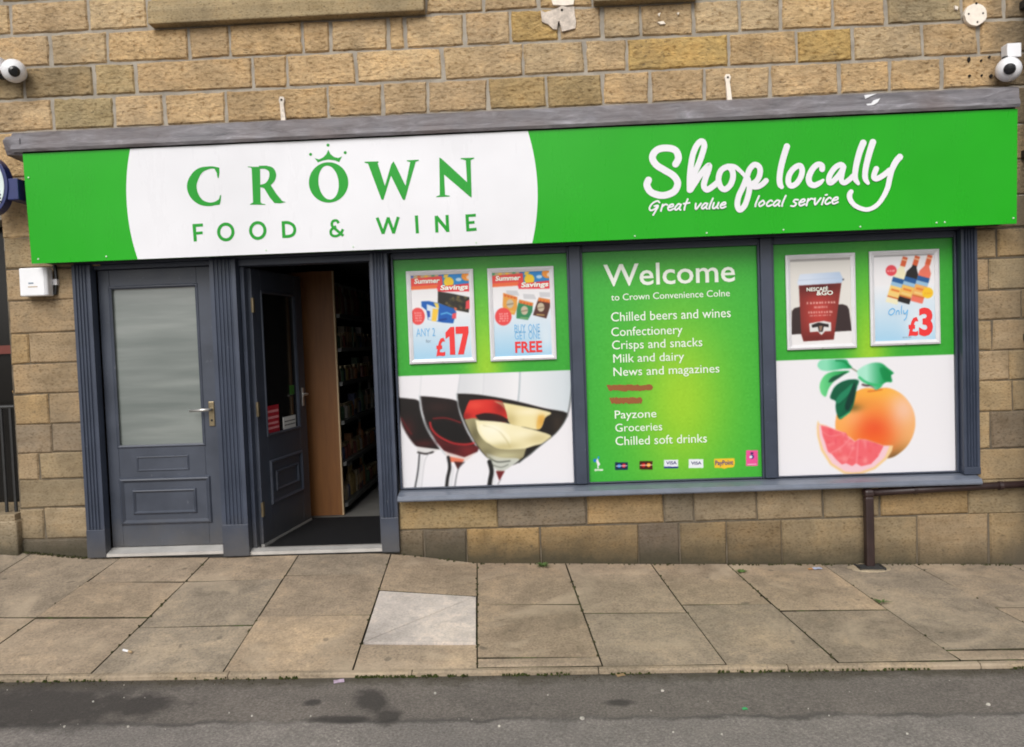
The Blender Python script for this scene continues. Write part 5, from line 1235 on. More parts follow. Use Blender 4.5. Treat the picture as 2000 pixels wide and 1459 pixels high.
# R
A.poly([(808, 318), (902, 318), (908, 722), (824, 722)]); A.poly([(765, 315), (812, 316), (812, 345), (800, 328), (766, 322)]); A.poly([(790, 742), (792, 735), (826, 715), (908, 715), (925, 728), (962, 735), (962, 742)])
A.ribbon([(890, 330), (960, 326), (1025, 352), (1044, 415), (1020, 480), (965, 524), (895, 535)], [26, 34, 62, 76, 66, 44, 28], cap=False); A.poly([(890, 307), (985, 305), (985, 335), (890, 335)])
A.poly([(915, 545), (1015, 512), (1085, 620), (1150, 700), (1190, 712), (1130, 726), (1062, 722), (1010, 660), (950, 560)])
A = letter(A, 'green serif letter R')
# O
def ellp(cx, cy, rx, ry, rot=0, n=48): return [(cx+rx*math.cos(t)*math.cos(rot)-ry*math.sin(t)*math.sin(rot), cy+rx*math.cos(t)*math.sin(rot)+ry*math.sin(t)*math.cos(rot)) for t in [2*math.pi*i/n for i in range(n)]]
A.poly(ellp(1667, 493, 220, 226), [ellp(1667, 495, 112, 190, -0.12)])
A = letter(A, 'green serif letter O under the crown')
# crown over the O
A.poly([(1512, 222), (1560, 236), (1605, 214), (1642, 178), (1663, 128), (1690, 178), (1730, 210), (1775, 220), (1818, 202), (1786, 268), (1740, 248), (1665, 238), (1600, 250), (1548, 270)])
for q in ((1466, 180, 17), (1661, 76, 17), (1853, 161, 17)): A.disc(q[0], q[1], q[2], q[2])
A = letter(A, 'small green crown with three dots', 'crown_emblem')
# W
B.poly([(672, 266), (782, 264), (872, 545), (848, 690), (828, 684)]); B.poly([(838, 684), (832, 650), (938, 290), (963, 258), (972, 300), (852, 686)])
B.poly([(938, 330), (963, 256), (988, 300), (1104, 545), (1086, 690), (1066, 684), (936, 420)]); B.poly([(1072, 684), (1074, 640), (1152, 256), (1214, 252), (1092, 684)])
B.poly([(640, 262), (790, 258), (800, 268), (782, 280), (680, 284), (642, 274)]); B.poly([(1112, 246), (1245, 240), (1246, 250), (1210, 264), (1155, 266), (1114, 256)])
B = letter(B, 'green serif letter W')
# N
B.poly([(1474, 216), (1500, 240), (1522, 300), (1540, 645), (1480, 648)]); B.poly([(1474, 214), (1500, 228), (1790, 495), (1834, 560), (1832, 662), (1802, 640), (1520, 398), (1478, 330)]); B.poly([(1768, 230), (1824, 226), (1836, 660), (1786, 510)])
B.poly([(1438, 658), (1442, 650), (1482, 634), (1540, 632), (1592, 642), (1592, 650)]); B.poly([(1712, 222), (1862, 216), (1864, 226), (1824, 244), (1768, 246), (1714, 232)])
B = letter(B, 'green serif letter N')
A = Print(zs(350, 270, 5.714)); B = Print(zs(600, 270, 5.714)); w_t = 36; NC = dict(smooth=False, cap=False)
L_ = lambda P, lab: letter(P, 'green plain letter '+lab)
A.ribbon([(165, 958), (180, 1152)], w_t, **NC); A.ribbon([(150, 974), (264, 968)], 34, **NC); A.ribbon([(172, 1062), (262, 1054)], 32, **NC); A = L_(A, 'F')
A.ribbon(ellp(520, 1046, 80, 88, 0, 28), w_t, smooth=False, closed=True); A = L_(A, 'O, first of FOOD'); A.ribbon(ellp(877, 1030, 80, 88, 0, 28), w_t, smooth=False, closed=True); A = L_(A, 'O, second of FOOD')
A.ribbon([(1160, 926), (1168, 1112)], w_t, **NC); A.ribbon([(1146, 943), (1215, 942), (1272, 972), (1290, 1025), (1272, 1072), (1225, 1094), (1155, 1096)], 34, cap=False); A = L_(A, 'D')
A.ribbon([(1780, 948), (1755, 918), (1712, 930), (1706, 975), (1745, 1015), (1832, 1088)], 30, cap=False); A.ribbon([(1828, 1015), (1800, 1065), (1750, 1092), (1702, 1080), (1692, 1035), (1720, 1000), (1752, 985)], 30, cap=False); A = letter(A, 'green ampersand')
for a, b in (((780, 886), (848, 1066)), ((846, 1066), (906, 884)), ((902, 884), (966, 1062)), ((962, 1062), (1016, 878))): B.ribbon([a, b], 34, **NC)
B = L_(B, 'W of WINE'); B.ribbon([(1218, 862), (1230, 1062)], w_t, **NC); B = L_(B, 'I'); B.ribbon([(1440, 866), (1448, 1052)], w_t, **NC); B.ribbon([(1438, 872), (1572, 1036)], 38, **NC); B.ribbon([(1560, 856), (1570, 1046)], w_t, **NC); B = L_(B, 'N of WINE')
B.ribbon([(1782, 850), (1794, 1040)], w_t, **NC); B.ribbon([(1772, 866), (1882, 858)], 32, **NC); B.ribbon([(1784, 944), (1868, 938)], 32, **NC); B.ribbon([(1786, 1024), (1890, 1014)], 34, **NC); B = L_(B, 'E')
C1 = Print(zs(1240, 260, 7.143)); C2 = Print(zs(1490, 250, 7.143))
C1.ribbon([(568, 432), (608, 345), (565, 240), (440, 208), (310, 235), (244, 335), (295, 440), (420, 520), (545, 600), (597, 700), (555, 806), (450, 860), (340, 866), (222, 820), (168, 728), (190, 655)], 96)
C1.ribbon([(765, 795), (766, 610), (785, 430), (815, 280), (868, 165), (930, 112), (968, 165), (940, 290), (885, 440), (820, 580), (778, 700)], 82)
C1.ribbon([(775, 790), (840, 690), (905, 590), (980, 500), (1035, 450), (1025, 520), (985, 630), (962, 735), (1005, 790), (1085, 745), (1150, 690)], 82)
C1.ribbon([(1290, 472), (1200, 525), (1166, 640), (1195, 750), (1258, 785), (1330, 725), (1368, 620), (1355, 520)], 80, closed=True)
C1.ribbon([(1300, 462), (1390, 470), (1470, 530), (1540, 605)], [70, 66, 56, 56])
C1.ribbon([(1575, 640), (1598, 760), (1572, 900), (1525, 1020), (1460, 1072), (1428, 1000), (1448, 880), (1505, 755), (1558, 620), (1600, 505), (1670, 440), (1738, 480), (1742, 575), (1700, 665), (1620, 720)], 78)
C1.ribbon([(1590, 735), (1690, 752), (1770, 720), (1828, 665)], 76)
C2.ribbon([(335, 258), (290, 400), (250, 560), (232, 700), (240, 785), (262, 822)], [88, 86, 84, 82, 80, 62])
C2.ribbon([(515, 525), (430, 565), (366, 660), (356, 760), (395, 808), (468, 775), (528, 685), (548, 590)], 78, closed=True)
C2.ribbon([(826, 575), (822, 525), (765, 510), (695, 570), (643, 680), (652, 768), (715, 800), (790, 768), (838, 728)], [80, 80, 80, 82, 84, 84, 80, 68, 40])
C2.ribbon([(1118, 530), (1080, 512), (1005, 555), (935, 655), (918, 735), (945, 765), (1010, 715), (1085, 625), (1125, 545)], 76)
C2.ribbon([(1122, 560), (1100, 660), (1095, 735), (1135, 765), (1200, 725), (1262, 665)], 72)
C2.ribbon([(1398, 208), (1350, 330), (1305, 500), (1284, 640), (1290, 715), (1328, 775)], [92, 88, 84, 80, 76, 50]); C2.ribbon([(1532, 200), (1490, 330), (1445, 500), (1424, 630), (1430, 715), (1464, 770)], [92, 88, 84, 80, 76, 50])
C2.ribbon([(1580, 570), (1552, 640), (1548, 695), (1592, 708), (1680, 660), (1765, 590)], 76)
C2.ribbon([(1908, 405), (1850, 475), (1795, 590), (1765, 710), (1735, 840), (1672, 970), (1590, 1075), (1480, 1135), (1380, 1128), (1280, 1080), (1216, 1000), (1208, 930), (1228, 890)], [88, 88, 80, 76, 72, 66, 62, 60, 62, 66, 72, 76, 66])
obj('lettering', C1, M['letter_white'], sg)['label'] = 'white brush script word Shop'; obj('lettering', C2, M['letter_white'], sg)['label'] = 'white brush script word locally'
# small slanted handwriting; strokes in a unit box, x height 1
HAND = {'G': (1.35, [[(1.1, 1.35), (.8, 1.6), (.3, 1.3), (.05, .6), (.25, .15), (.7, .3), (1.0, .8)], [(.6, .8), (1.05, .85), (.95, .2), (.75, -.6)]]), 'r': (.75, [[(.1, 1), (.1, 0)], [(.1, .6), (.4, 1), (.7, .9)]]), 'e': (.8, [[(.1, .5), (.6, .65), (.55, .98), (.25, .9), (.05, .45), (.3, .03), (.75, .25)]]),
        'a': (.85, [[(.65, .85), (.35, 1), (.05, .4), (.25, .05), (.6, .5), (.68, .9)], [(.68, .9), (.62, .3), (.8, .03)]]), 't': (.7, [[(.4, 1.7), (.3, .6), (.35, .02)], [(.05, 1.0), (.75, 1.1)]]), 'v': (.8, [[(.05, 1), (.25, .02), (.7, 1)]]), 'l': (.4, [[(.25, 1.75), (.12, .6), (.15, .02)]]), 'u': (.9, [[(.1, 1), (.1, .2), (.35, .05), (.65, .5), (.7, 1)], [(.7, 1), (.65, .25), (.85, .03)]]),
        'o': (.8, [[(.4, 1), (.05, .5), (.25, .03), (.65, .5), (.4, 1)]]), 'c': (.7, [[(.6, .85), (.35, 1), (.05, .45), (.25, .03), (.65, .25)]]), 's': (.75, [[(.65, .95), (.3, 1), (.2, .7), (.55, .4), (.4, .02), (.02, .08)]]), 'i': (.38, [[(.2, 1), (.15, .02)], [(.28, 1.42), (.45, 1.46)]])}
def hand(P, s, p0, p1, xh, wd, slant=.28):
    tot = sum(HAND[c][0] if c != ' ' else .6 for c in s); L = math.hypot(p1[0]-p0[0], p1[1]-p0[1]); k = L/tot
    ex = ((p1[0]-p0[0])/L, (p1[1]-p0[1])/L); x = 0
    for c in s:
        if c == ' ': x += .6*k; continue
        for st in HAND[c][1]:
            q = []
            for (a, b) in st:
                X = x+a*k*.92+b*xh*slant; q.append((p0[0]+ex[0]*X, p0[1]+ex[1]*X-b*xh))
            P.ribbon(q, wd, 4)
        x += HAND[c][0]*k
D1 = Print(zs(1240, 260, 7.143)); D2 = Print(zs(1490, 250, 7.143))
hand(D1, 'Great', (185, 1092), (735, 1072), 88, 24); hand(D1, 'value', (820, 1068), (1270, 1048), 82, 24)
hand(D2, 'local', (-125, 1096), (300, 1092), 84, 24); hand(D2, 'service', (385, 1096), (1050, 1058), 92, 24)
obj('lettering', D1, M['letter_white'], sg)['label'] = 'small white handwriting Great value'; obj('lettering', D2, M['letter_white'], sg)['label'] = 'small white handwriting local service'
for p in ((75, 506), (208, 501), (520, 489), (690, 482), (930, 474), (1240, 461), (1380, 455), (1530, 449), (1680, 443), (1829, 435), (1845, 434), (1979, 426), (56, 347)):
    q = on_sign(p[0], p[1]); m = MB(); m.lathe([(.006, 0), (.0055, -.003), (.003, -.004), (0, -.004)], (q.x, q.y-.001, q.z), 'y', 10); obj('screw', m, M['screw'], sg)

# lead covered hood over the sign
hd = thing('lead_hood', 'weathered grey lead flashing along the top of the green sign', 'flashing', (0, -0.1, 2.745))
HX = [-3.375, -1.64, -0.78, 0.97, 2.12, 3.06]
for i in range(len(HX)-1):
    x0, x1 = HX[i]-(0.02 if i else 0), HX[i+1]; dy = -0.003*(i % 2); n = max(6, int((x1-x0)/.08)); m = MB(); V = []
    for j in range(n+1):
        x = x0+(x1-x0)*j/n; s = lambda k: 0.0045*mnoise.noise(Vector((x*5, k*3.7, 2)))
        drop = 0.002*mnoise.noise(Vector((x*2, 9, 2)))
        V += [(x, 0.03, 2.925), (x, -0.196+dy+s(1), 2.884+drop+s(9)*.6), (x, -0.214+dy+s(2), 2.872+drop+s(8)*.6), (x, -0.216+dy+s(3), 2.806), (x, -0.226+dy+s(4), 2.796), (x, -0.231+dy+s(5), 2.770), (x, -0.222+dy+s(6), 2.752+drop+s(7)*.5), (x, -0.200, 2.756)]
    k_ = 8; m.add(V, [(j*k_+a, j*k_+a+1, (j+1)*k_+a+1, (j+1)*k_+a) for j in range(n) for a in range(k_-1)]+[tuple(range(k_)), tuple(range(n*k_, n*k_+k_))])
    obj('lead_sheet', m, M['lead'], hd, smooth=False)
m = MB(); V = []
for j in range(7):       # crumpled end fold at the left
    x = -3.425+0.018*j; s = lambda k: 0.014*mnoise.noise(Vector((x*16, k*2.3, 4)))
    V += [(x, 0.02, 2.90), (x, -0.20+s(1), 2.868+s(2)), (x, -0.225+s(3), 2.83+s(4)), (x, -0.215+s(5), 2.77+s(6)), (x, -0.19+s(7), 2.735+s(8)), (x, 0.0, 2.73)]
m.add(V, [(j*6+a, j*6+a+1, (j+1)*6+a+1, (j+1)*6+a) for j in range(6) for a in range(5)]+[tuple(range(6)), tuple(range(36, 42))]); obj('folded_end', m, M['lead'], hd)
m = MB(); m.box(-3.40, 3.05, -.19, 0.0, 2.748, 2.80); obj('hood_board', m, M['dark_gap'], hd)
for pts in ([(1688, 186), (1712, 183), (1700, 188), (1690, 193)], [(1692, 203), (1702, 202), (1706, 196), (1719, 192), (1714, 200), (1706, 205), (1694, 206)]):
    P_ = [at(p[0], p[1], -.222) for p in pts]; m = MB(); m.prism(P_, 'y', -.2235, -.212); obj('paint_mark', m, M['white_plastic'], hd)['label'] = 'white paint scrawl on the lead'

# ------------------------------------------------------------------ fittings on the wall
def camera_unit(px, py, bx0, bz0, label, bracket):
    x, z = at(px, py, -0.09)
    t = thing('security_camera', label, 'camera', (x, 0, z))
    m = MB(); prof = [(0.0001, -.078)]+[(.076*math.sin(a), -.076*math.cos(a)) for a in [math.pi*i/14 for i in range(1, 13)]]+[(.045, .076)]
    m.lathe([(r_, h*0.98) for r_, h in prof], (x, -.095, z), 'y', 24); obj('housing', m, M['white_plastic'], t, smooth=True)
    lx, lz = x+bx0, z+bz0
    m = MB(); m.lathe([(.0, -.090), (.020, -.088), (.034, -.078), (.036, -.060), (.036, -.04)], (0, 0, 0), 'y', 20)
    c0 = Vector((x, -.095, z)); look = (CAM+Vector((bx0, 0, bz0))*5-c0).normalized(); q = Vector((0, -1, 0)).rotation_difference(look)
    m.v = [tuple(c0+q @ Vector(p)) for p in m.v]; le = obj('lens', m, M['black'], t, smooth=False)
    bracket(t, x, z)
    return t
def br_left(t, x, z):
    m = MB(); m.box(x-.20, x-.075, -.12, -.0, z+.0, z+.09); obj('bracket', m, M['white_plastic'], t, bevel=.006)
    m = MB(); m.tube([(x-.12, -.05, z-.02), (x-.04, -.05, z-.02)], .02, 10); obj('stem', m, M['black'], t)
def br_right(t, x, z):
    a = at(1963, 87, -.05); b = at(1991, 113, -.05); m = MB(); m.box(a[0], b[0], -.075, .0, b[1], a[1]); obj('bracket', m, M['white_plastic'], t, bevel=.005)
    m = MB(); m.tube([(x+.01, -.05, z+.05), (x+.01, -.05, b[1]+.01)], .025, 12); obj('stem', m, M['black'], t)
camera_unit(28, 139, .05, -.05, 'white round security camera at the upper left edge of the wall', br_left)
camera_unit(1969, 136, .12, .05, 'white round security camera under a square bracket at the upper right', br_right)
x, z = at(1906, 28, -.03)
pl = thing('conduit_plate', 'round cream cover plate high on the wall at the right', 'cover plate', (x, 0, z))
m = MB(); rr = random.Random(3); m.prism([(x+(.071+rr.uniform(-.004, .003))*math.cos(2*math.pi*i/22), z+(.071+rr.uniform(-.004, .003))*math.sin(2*math.pi*i/22)) for i in range(22)], 'y', -.032, 0.0); obj('disc', m, M['cream'], pl, bevel=.003)
for dx, dz, rx in ((-.047, .004, .006), (.044, .004, .006), (.008, -.05, .006), (.003, .069, .008)):
    m = MB(); m.lathe([(rx, 0), (rx, .003)], (x+dx, -.034, z+dz), 'y', 8); obj('screw_hole', m, M['hole'], pl)
# two old white stays standing up from the hood
for px, y0, y1, lab in ((550, 189, 246, 'white painted metal stay with a screw eye above the letter R'), (1421, 145, 200, 'white painted metal stay above the word Shop locally')):
    x, zt_ = at(px, y0, -.02); zb_ = 2.885
    t = thing('sign_stay', lab, 'bracket', (x, -.02, zb_)); m = MB()
    xb = x+.012*(1 if px > 1000 else .6)
    m.prism([(xb-.017, zb_), (xb+.017, zb_), (x+.012, zt_-.05), (x+.020, zt_-.02), (x+.012, zt_), (x-.012, zt_), (x-.020, zt_-.02), (x-.013, zt_-.05)], 'y', -.026, -.0); obj('strap', m, M['cream'] if px > 1000 else simple('worn white paint', (.62, .55, .47), .7, .35, 40), t, bevel=.003)
    m = MB(); m.lathe([(.0075, 0), (.0075, .003)], (x, -.028, zt_-.022), 'y', 10); obj('screw_eye', m, M['hole'], t)
# white box beside the closed door
a = at(36, 524, -.10); b = at(92, 577, -.10)
bx = thing('alarm_box', 'white square alarm box on the stone pier left of the doors', 'alarm box', ((a[0]+b[0])/2, 0, b[1]))
m = MB(); m.box(a[0]-.012, b[0]-.03, -.02, .0, b[1]+.01, a[1]+.005); obj('back_plate', m, M['frame_white'], bx)
m = MB(); prof = [(a[0], -.10), (b[0]-.018, -.10), (b[0], -.085), (b[0], -.02), (a[0]-.008, -.02)]; m.prism(prof, 'z', b[1], a[1]); obj('casing', m, M['white_plastic'], bx, bevel=.008)
for (u0, u1, v0, v1, mt) in ((.34, .52, .52, .57, 'ink_grey'), (.32, .66, .66, .69, 'wood_edge')):
    m = MB(); X = lambda u: a[0]+(b[0]-a[0])*u; Zf = lambda v: a[1]+(b[1]-a[1])*v; m.box(X(u0), X(u1), -.1022, -.099, Zf(v1), Zf(v0)); obj('label_mark', m, M[mt], bx)
m = MB(); m.tube([(b[0]+.012, -.012, a[1]+.02), (b[0]+.018, -.014, (a[1]+b[1])/2), (b[0]+.006, -.016, b[1]+.01)], .012, 8); obj('cable', m, M['black'], bx)
m = MB(); m.box(b[0]-.01, b[0]+.03, -.03, 0, (a[1]+b[1])/2-.02, (a[1]+b[1])/2+.02); obj('cable_clip', m, M['frame_white'], bx)
# oval projecting sign at the left edge
x, z = at(-18, 363, -.21)
ov = thing('oval_sign', 'white oval sign with navy rim cut off by the left edge', 'sign', (x, -.2, z))
RX, RZ_ = .128, .190
m = MB(); n = 40; E_ = lambda k, dx=0: [(x+(RX*k)*math.cos(2*math.pi*i/n), z+(RZ_*k+(k-1)*.0)*math.sin(2*math.pi*i/n)) for i in range(n)]
m.prism(E_(1.0), 'y', -.235, -.165); obj('rim', m, M['navy'], ov, bevel=.006)
m = MB(); m.prism([(x+(RX-.022)*math.cos(2*math.pi*i/n), z+(RZ_-.024)*math.sin(2*math.pi*i/n)) for i in range(n)], 'y', -.239, -.2); obj('face', m, simple('pale sign face', (.60, .68, .66), .35, .08, 12), ov)
pr = Print(lambda u, v: Vector((x+u, -.2402, z+v)))
for k in range(7):
    v = .085-.025*k; pr.ribbon([(.060, v), (.074, v-.006+.006*(k % 2))], .008, smooth=False)
obj('lettering', pr, M['ink_blue'], ov)
pr = Print(lambda u, v: Vector((x+u, -.2405, z+v)))
for k in range(3): pr.ribbon([(.064, -.06-.022*k), (.078, -.066-.022*k)], .011, smooth=False)
obj('lettering', pr, M['black'], ov)
a = at(19, 350, -.2); b = at(41, 391, -.2); m = MB(); m.box(a[0]-.01, b[0], -.225, -.01, b[1], a[1]); obj('bracket', m, M['navy'], ov, bevel=.006)

# neighbour's window bay at the left edge: recess, pane, guard rail, sill
nbw = thing('neighbouring_window', 'dark barred window of the next building at the left edge', 'window', (-4.1, 0.2, .32))
m = MB(); m.box(NB[0], NB[1]-.001, .30, .34, NB[2], NB[3]); pane_m, n_, l_n, b_ = nodes_of('dark shop pane'); b_.inputs['Base Color'].default_value = (.012, .011, .010, 1); b_.inputs['Roughness'].default_value = .12; b_.inputs['Specular IOR Level'].default_value = .3
obj('pane', m, pane_m, nbw)
m = MB(); m.box(NB[1]-.055, NB[1]-.001, .14, .30, NB[2]+.06, NB[3]-.002); obj('frame', m, M['iron'], nbw)
m = MB(); m.prism([(-.05, NB[2]-.03), (-.05, NB[2]+.03), (.30, NB[2]+.055), (.30, NB[2]-.03)], 'x', NB[0], NB[1]-.003); o = obj('sill', m, M['stone_smooth'], nbw, bevel=.006); o.color = (.27, .22, .15, 1)
zr = at(10, 795, .02)[1]
for px in (8, 26, -14, -36, -58):
    xx = x_at(px, .7, .02); m = MB(); m.tube([(xx, .02, NB[2]+.03), (xx, .02, zr)], .011, 8); obj('guard_bar', m, M['iron'], nbw)
m = MB(); m.tube([(NB[0], .02, zr), (NB[1]-.002, .02, zr)], .014, 8); obj('guard_rail', m, M['iron'], nbw)
zo = at(8, 683, .28)[1]; m = MB(); m.box(NB[0]+.1, NB[1]-.065, .278, .299, zo-.03, zo+.03); obj('window_stripe', m, simple('orange red stripe', (.13, .022, .012), .5), nbw)
zo = at(10, 765, .26)[1]; m = MB(); m.lathe([(0, -.05), (.03, -.05), (.045, 0), (.025, .05), (.012, .09), (0, .1)], (NB[1]-.11, .25, zo), 'z', 12); obj('ornament', m, simple('amber ornament', (.35, .20, .06), .5), nbw)
# stone block at its foot
m = MB(); m.box(-4.6, -3.605, -.055, .02, -.02, .305); o = tag(obj('stone_block', m, M['stone_smooth'], bevel=.012), 'worn stone block under the barred window at the left edge', 'stone block'); o.color = (.33, .275, .195, 1)

# brown waste pipe: along under the sill and down to the paving
wp = thing('waste_pipe', 'dark brown waste pipe running under the window sill and down to the pavement', 'pipe', (2.135, -.08, -.15))
PX_, PYY = x_at(1697, .1, -.075), -.075
m = MB(); zb_ = zpave(PX_, PYY)
m.box(PX_-.028, PX_+.028, PYY-.028, PYY+.028, zb_+.004, .30); obj('down_pipe', m, M['pipe'], wp, bevel=.010)
m = MB(); m.tube([(PX_-.02, -.055, .318), (2.6, -.055, .333), (3.4, -.055, .352)], .024, 14); obj('horizontal_pipe', m, M['pipe'], wp, smooth=True)
m = MB(); m.box(PX_-.031, PX_+.034, -.106, -.03, .296, .348); obj('elbow', m, M['pipe'], wp, bevel=.016)
for xx in (2.45, 3.0):
    m = MB(); m.tube([(xx-.012, -.055, .333+(xx-2.6)*.02), (xx+.012, -.055, .333+(xx-2.6)*.02)], .029, 14); m.box(xx-.01, xx+.01, -.06, .01, .32, .345); obj('pipe_clip', m, M['pipe'], wp)
gx, gy = on_pave(1699, 1109)
gr = thing('drain_grate', 'small dark drain grate in the paving at the foot of the brown pipe', 'drain', (gx, gy, zpave(gx, gy)))
m = MB(); zz = zpave(gx, gy)
for k in range(5): m.box(gx-.075, gx+.075, gy-.05+.022*k, gy-.038+.022*k, zz-.005, zz+.012)
m.box(gx-.085, gx-.070, gy-.056, gy+.062, zz-.005, zz+.013); m.box(gx+.070, gx+.085, gy-.056, gy+.062, zz-.005, zz+.013)
obj('grate', m, M['iron'], gr, bevel=.002)
m = MB(); m.lathe([(.0, .0015), (.09, .002), (.125, .0015), (.145, -.006)], (gx, gy, 0), 'z', 26); rr = random.Random(9); m.v = [(gx+(p[0]-gx)*rr.uniform(.9, 1.1), gy+(p[1]-gy)*.62*rr.uniform(.9, 1.1), p[2]+zpave(p[0], gy+(p[1]-gy)*.62)+.002) for p in m.v]; o = obj('cement_collar', m, M['cover'], gr); o.color = (.36, .295, .205, 1)
# rainwater pipe just inside the right edge
rp = thing('drainpipe', 'dark cast iron drainpipe along the right edge of the wall', 'drainpipe', (3.235, -.08, -.2))
m = MB(); m.tube([(3.262, -.085, -.2), (3.262, -.085, 2.2), (3.262, -.085, 4.4)], .052, 18); obj('pipe', m, simple('rusty dark iron', (.055, .045, .036), .6, .3, 9), rp, smooth=True)
for z in (.75, 1.31, 2.5, 3.45):
    m = MB(); m.tube([(3.262, -.085, z-.03), (3.262, -.085, z+.03)], .062, 18); m.box(3.19, 3.33, -.06, .012, z-.022, z+.022); obj('pipe_collar', m, M['iron'], rp)

# ------------------------------------------------------------------ small growth, grit and litter
def tuft(name, label, x, y, z, n, h, spread, mat, group=None):
    m = MB(); rr = random.Random(int(x*1000))
    for _ in range(n):
        a = rr.uniform(0, 6.28); d = Vector((math.cos(a), math.sin(a), 0)); L = h*rr.uniform(.5, 1.1); w_ = .004+rr.random()*.004; q = Vector((-d.y, d.x, 0))*w_
        b0 = Vector((x, y, z))+d*rr.uniform(0, spread*.4); t1 = b0+d*spread*rr.uniform(.3, .8)*.5+Vector((0, 0, L*.6)); t2 = b0+d*spread*rr.uniform(.6, 1.2)+Vector((0, 0, L*rr.uniform(.5, 1)))
        m.add([b0-q, b0+q, t1+q*1.3, t1-q*1.3, t2], [(0, 1, 2, 3), (3, 2, 4)])
    return tag(obj(name, m, mat), label, 'weed', group)
for (px, py, n, h, s, lab) in ((1061, 1106, 26, .024, .05, 'bright green weed tuft in the joint against the wall below the card logos'), (1450, 1118, 14, .012, .045, 'small weed on the joint left of the brown pipe'), (1722, 1176, 12, .010, .045, 'weed tuft in the cross joint below the drain grate')):
    x, y = on_pave(px, py); tuft('weed', lab, x, y, zpave(x, y)+.002, n, h, s, M['grass'])
m = MB(); rr = random.Random(5)
def flake(m, x, y, z, r, h, rr):
    k = rr.randint(5, 7); a0 = rr.uniform(0, 6)
    top = [(x+r*rr.uniform(.6, 1)*math.cos(a0+6.283*i/k)*.8, y+r*rr.uniform(.6, 1)*math.sin(a0+6.283*i/k)*.8, z+h) for i in range(k)]; bot = [(x+(p[0]-x)*1.35, y+(p[1]-y)*1.35, z-.004) for p in top]
    m.add(top+bot, [tuple(range(k))]+[(i, i+k, (i+1) % k+k, (i+1) % k) for i in range(k)])
spans = [(-1.35, -0.55, 300), (-0.5, 0.1, 150), (0.3, 2.9, 380), (-3.6, -1.4, 150)]
for x0, x1, n in spans:
    for _ in range(n):
        x = rr.uniform(x0, x1)
        if mnoise.noise(Vector((x*2.2, 3, 1))) < -.12: continue
        flake(m, x, KY-.041-abs(rr.gauss(0, .007)), zkerb(x)-ROADK+rr.uniform(-.004, .012), rr.uniform(.003, .008), rr.uniform(.0015, .004), rr)
tag(obj('kerb_moss', m, M['moss']), 'moss along the foot of the kerb', kind='stuff')
m = MB()
for c in range(2, 15):
    (a0, a1) = seam_lines[c]
    for _ in range(26 if c in (8,) else 13 if c in (5, 9, 11) else 5):
        y = rr.uniform(-1.5, -.1); x = a0+(a1-a0)*y/KY+rr.gauss(0, .004); flake(m, x, y, zpave(x, y)-.006, rr.uniform(.004, .011), rr.uniform(.005, .010), rr)
for _ in range(230):
    x = rr.choice([rr.uniform(-.98, 3.1), rr.uniform(-3.6, -3.14), rr.uniform(1.2, 3.1)]); flake(m, x, rr.uniform(-.035, -.006), zpave(x, 0)-.004, rr.uniform(.004, .010), rr.uniform(.003, .008), rr)
tag(obj('joint_moss', m, simple('dull joint moss', (.055, .055, .026), 1, .6, 45, .8, .01, spec=.1)), 'dull moss and dirt in the paving joints and along the wall foot', kind='stuff')
m = MB()
for _ in range(900):
    x = rr.uniform(-3.4, 3.2); y = KY-.046-abs(rr.gauss(0, .03)); 
    if mnoise.noise(Vector((x*1.6, 7, 1))) < -.05: continue
    flake(m, x, y, zroad(x, y)+.0005, rr.uniform(.002, .0065), rr.uniform(.0005, .002), rr)
tag(obj('gutter_dirt', m, M['dirt']), 'dark grit gathered in the gutter', kind='stuff')
m = MB()
for _ in range(110):
    x, y = rr.uniform(-3, 3), rr.uniform(-3.0, -1.58); r_ = rr.uniform(.0015, .004); flake(m, x, y, zroad(x, y)+.001, r_, r_*.7, rr)
for px, py, r_ in ((182, 1371, .007), (126, 1420, .007), (250, 1420, .007), (1137, 1404, .012), (1294, 1350, .009), (1930, 1377, .011), (850, 1355, .009), (1315, 1431, .006), (975, 1419, .008), (492, 1399, .006), (1070, 1358, .005), (1410, 1435, .006), (1772, 1434, .007)):
    x, y = on_road(px, py); flake(m, x, y, zroad(x, y)+.001, r_, r_*.6, rr)
tag(obj('road_chips', m, M['chip']), 'pale stone chips scattered on the road', kind='stuff')
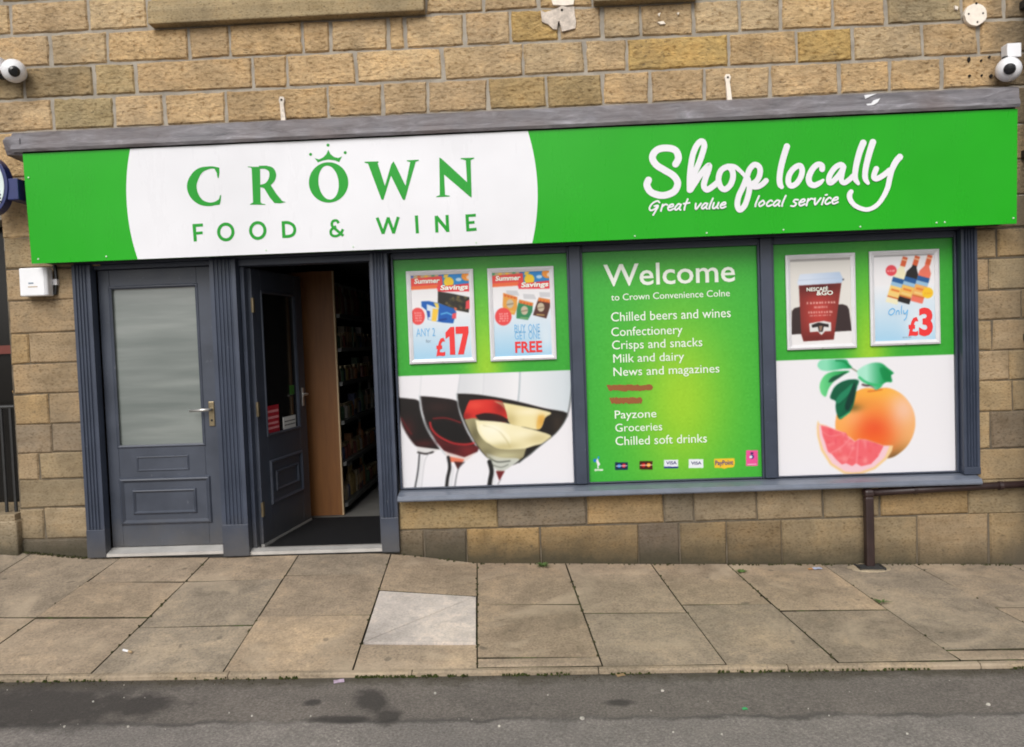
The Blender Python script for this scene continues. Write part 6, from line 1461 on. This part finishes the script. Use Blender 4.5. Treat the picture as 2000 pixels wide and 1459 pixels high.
def scrap(name, label, px, py, size, mat, cat, road_=False, long=1.0, ang=0.3):
    x, y = (on_road if road_ else on_pave)(px, py); z = (zroad if road_ else zpave)(x, y)+.001
    c, s = math.cos(ang), math.sin(ang); m = MB(); k = 6; T = []
    for j in range(3):
        for i in range(4):
            a, b = (i/3-.5)*size*long, (j/2-.5)*size*.6; T.append((x+a*c-b*s, y+a*s+b*c, z+.004+.008*abs(mnoise.noise(Vector((i*1.7, j*2.1, px))))))
    m.add(T+[(p[0], p[1], p[2]-.003) for p in T], [(j*4+i, j*4+i+1, j*4+i+5, j*4+i+4) for j in range(2) for i in range(3)]+[(12+j*4+i, 12+j*4+i+4, 12+j*4+i+5, 12+j*4+i+1) for j in range(2) for i in range(3)]+[(0, 12, 13, 1), (1, 13, 14, 2), (2, 14, 15, 3), (8, 9, 21, 20), (9, 10, 22, 21), (10, 11, 23, 22), (0, 4, 16, 12), (4, 8, 20, 16), (3, 15, 19, 7), (7, 19, 23, 11)])
    return tag(obj(name, m, mat), label, cat)
scrap('sweet_wrapper', 'crumpled lilac sweet wrapper in the gutter under the pale cover', 662, 1332, .05, simple('lilac foil', (.50, .38, .50), .35, .3, 60), 'litter', True)
scrap('paper_scrap', 'torn white and blue paper scrap near the wall left of the brown pipe', 1596, 1111, .055, simple('bluish paper', (.42, .46, .60), .7, .3, 50), 'litter')
scrap('leaf', 'tiny fallen orange leaf on the slab left of the pale blue scrap', 1583, 1112, .03, simple('orange leaf', (.45, .22, .08), .8, .2, 40), 'leaf')
x, y = on_pave(249, 1274); z = zpave(x, y)
cg = thing('cigarette_end', 'white cigarette end on the slab at the left', 'cigarette end', (x, y, z)); dx, dy = .030, -.016
m = MB(); m.tube([(x-dx, y-dy, z+.007), (x+dx*.3, y+dy*.3, z+.007)], .006, 8); obj('paper', m, M['white_plastic'], cg); m = MB(); m.tube([(x+dx*.3, y+dy*.3, z+.007), (x+dx, y+dy, z+.007)], .0062, 8); obj('filter', m, M['wood_edge'], cg)
scrap('leaf', 'small brown leaf lying on the kerb right of the pale cover', 1212, 1320, .04, simple('brown leaf', (.30, .20, .10), .8, .2, 40), 'leaf', True)
scrap('plastic_scrap', 'tiny bright green scrap of plastic on the road', 1455, 1386, .022, simple('green cap', (.04, .35, .12), .4, .1, 40), 'litter', True)
for o in S.objects:
    if o.type == 'MESH' and o.parent is None and 'label' not in o and 'kind' not in o: print('UNLABELLED', o.name)
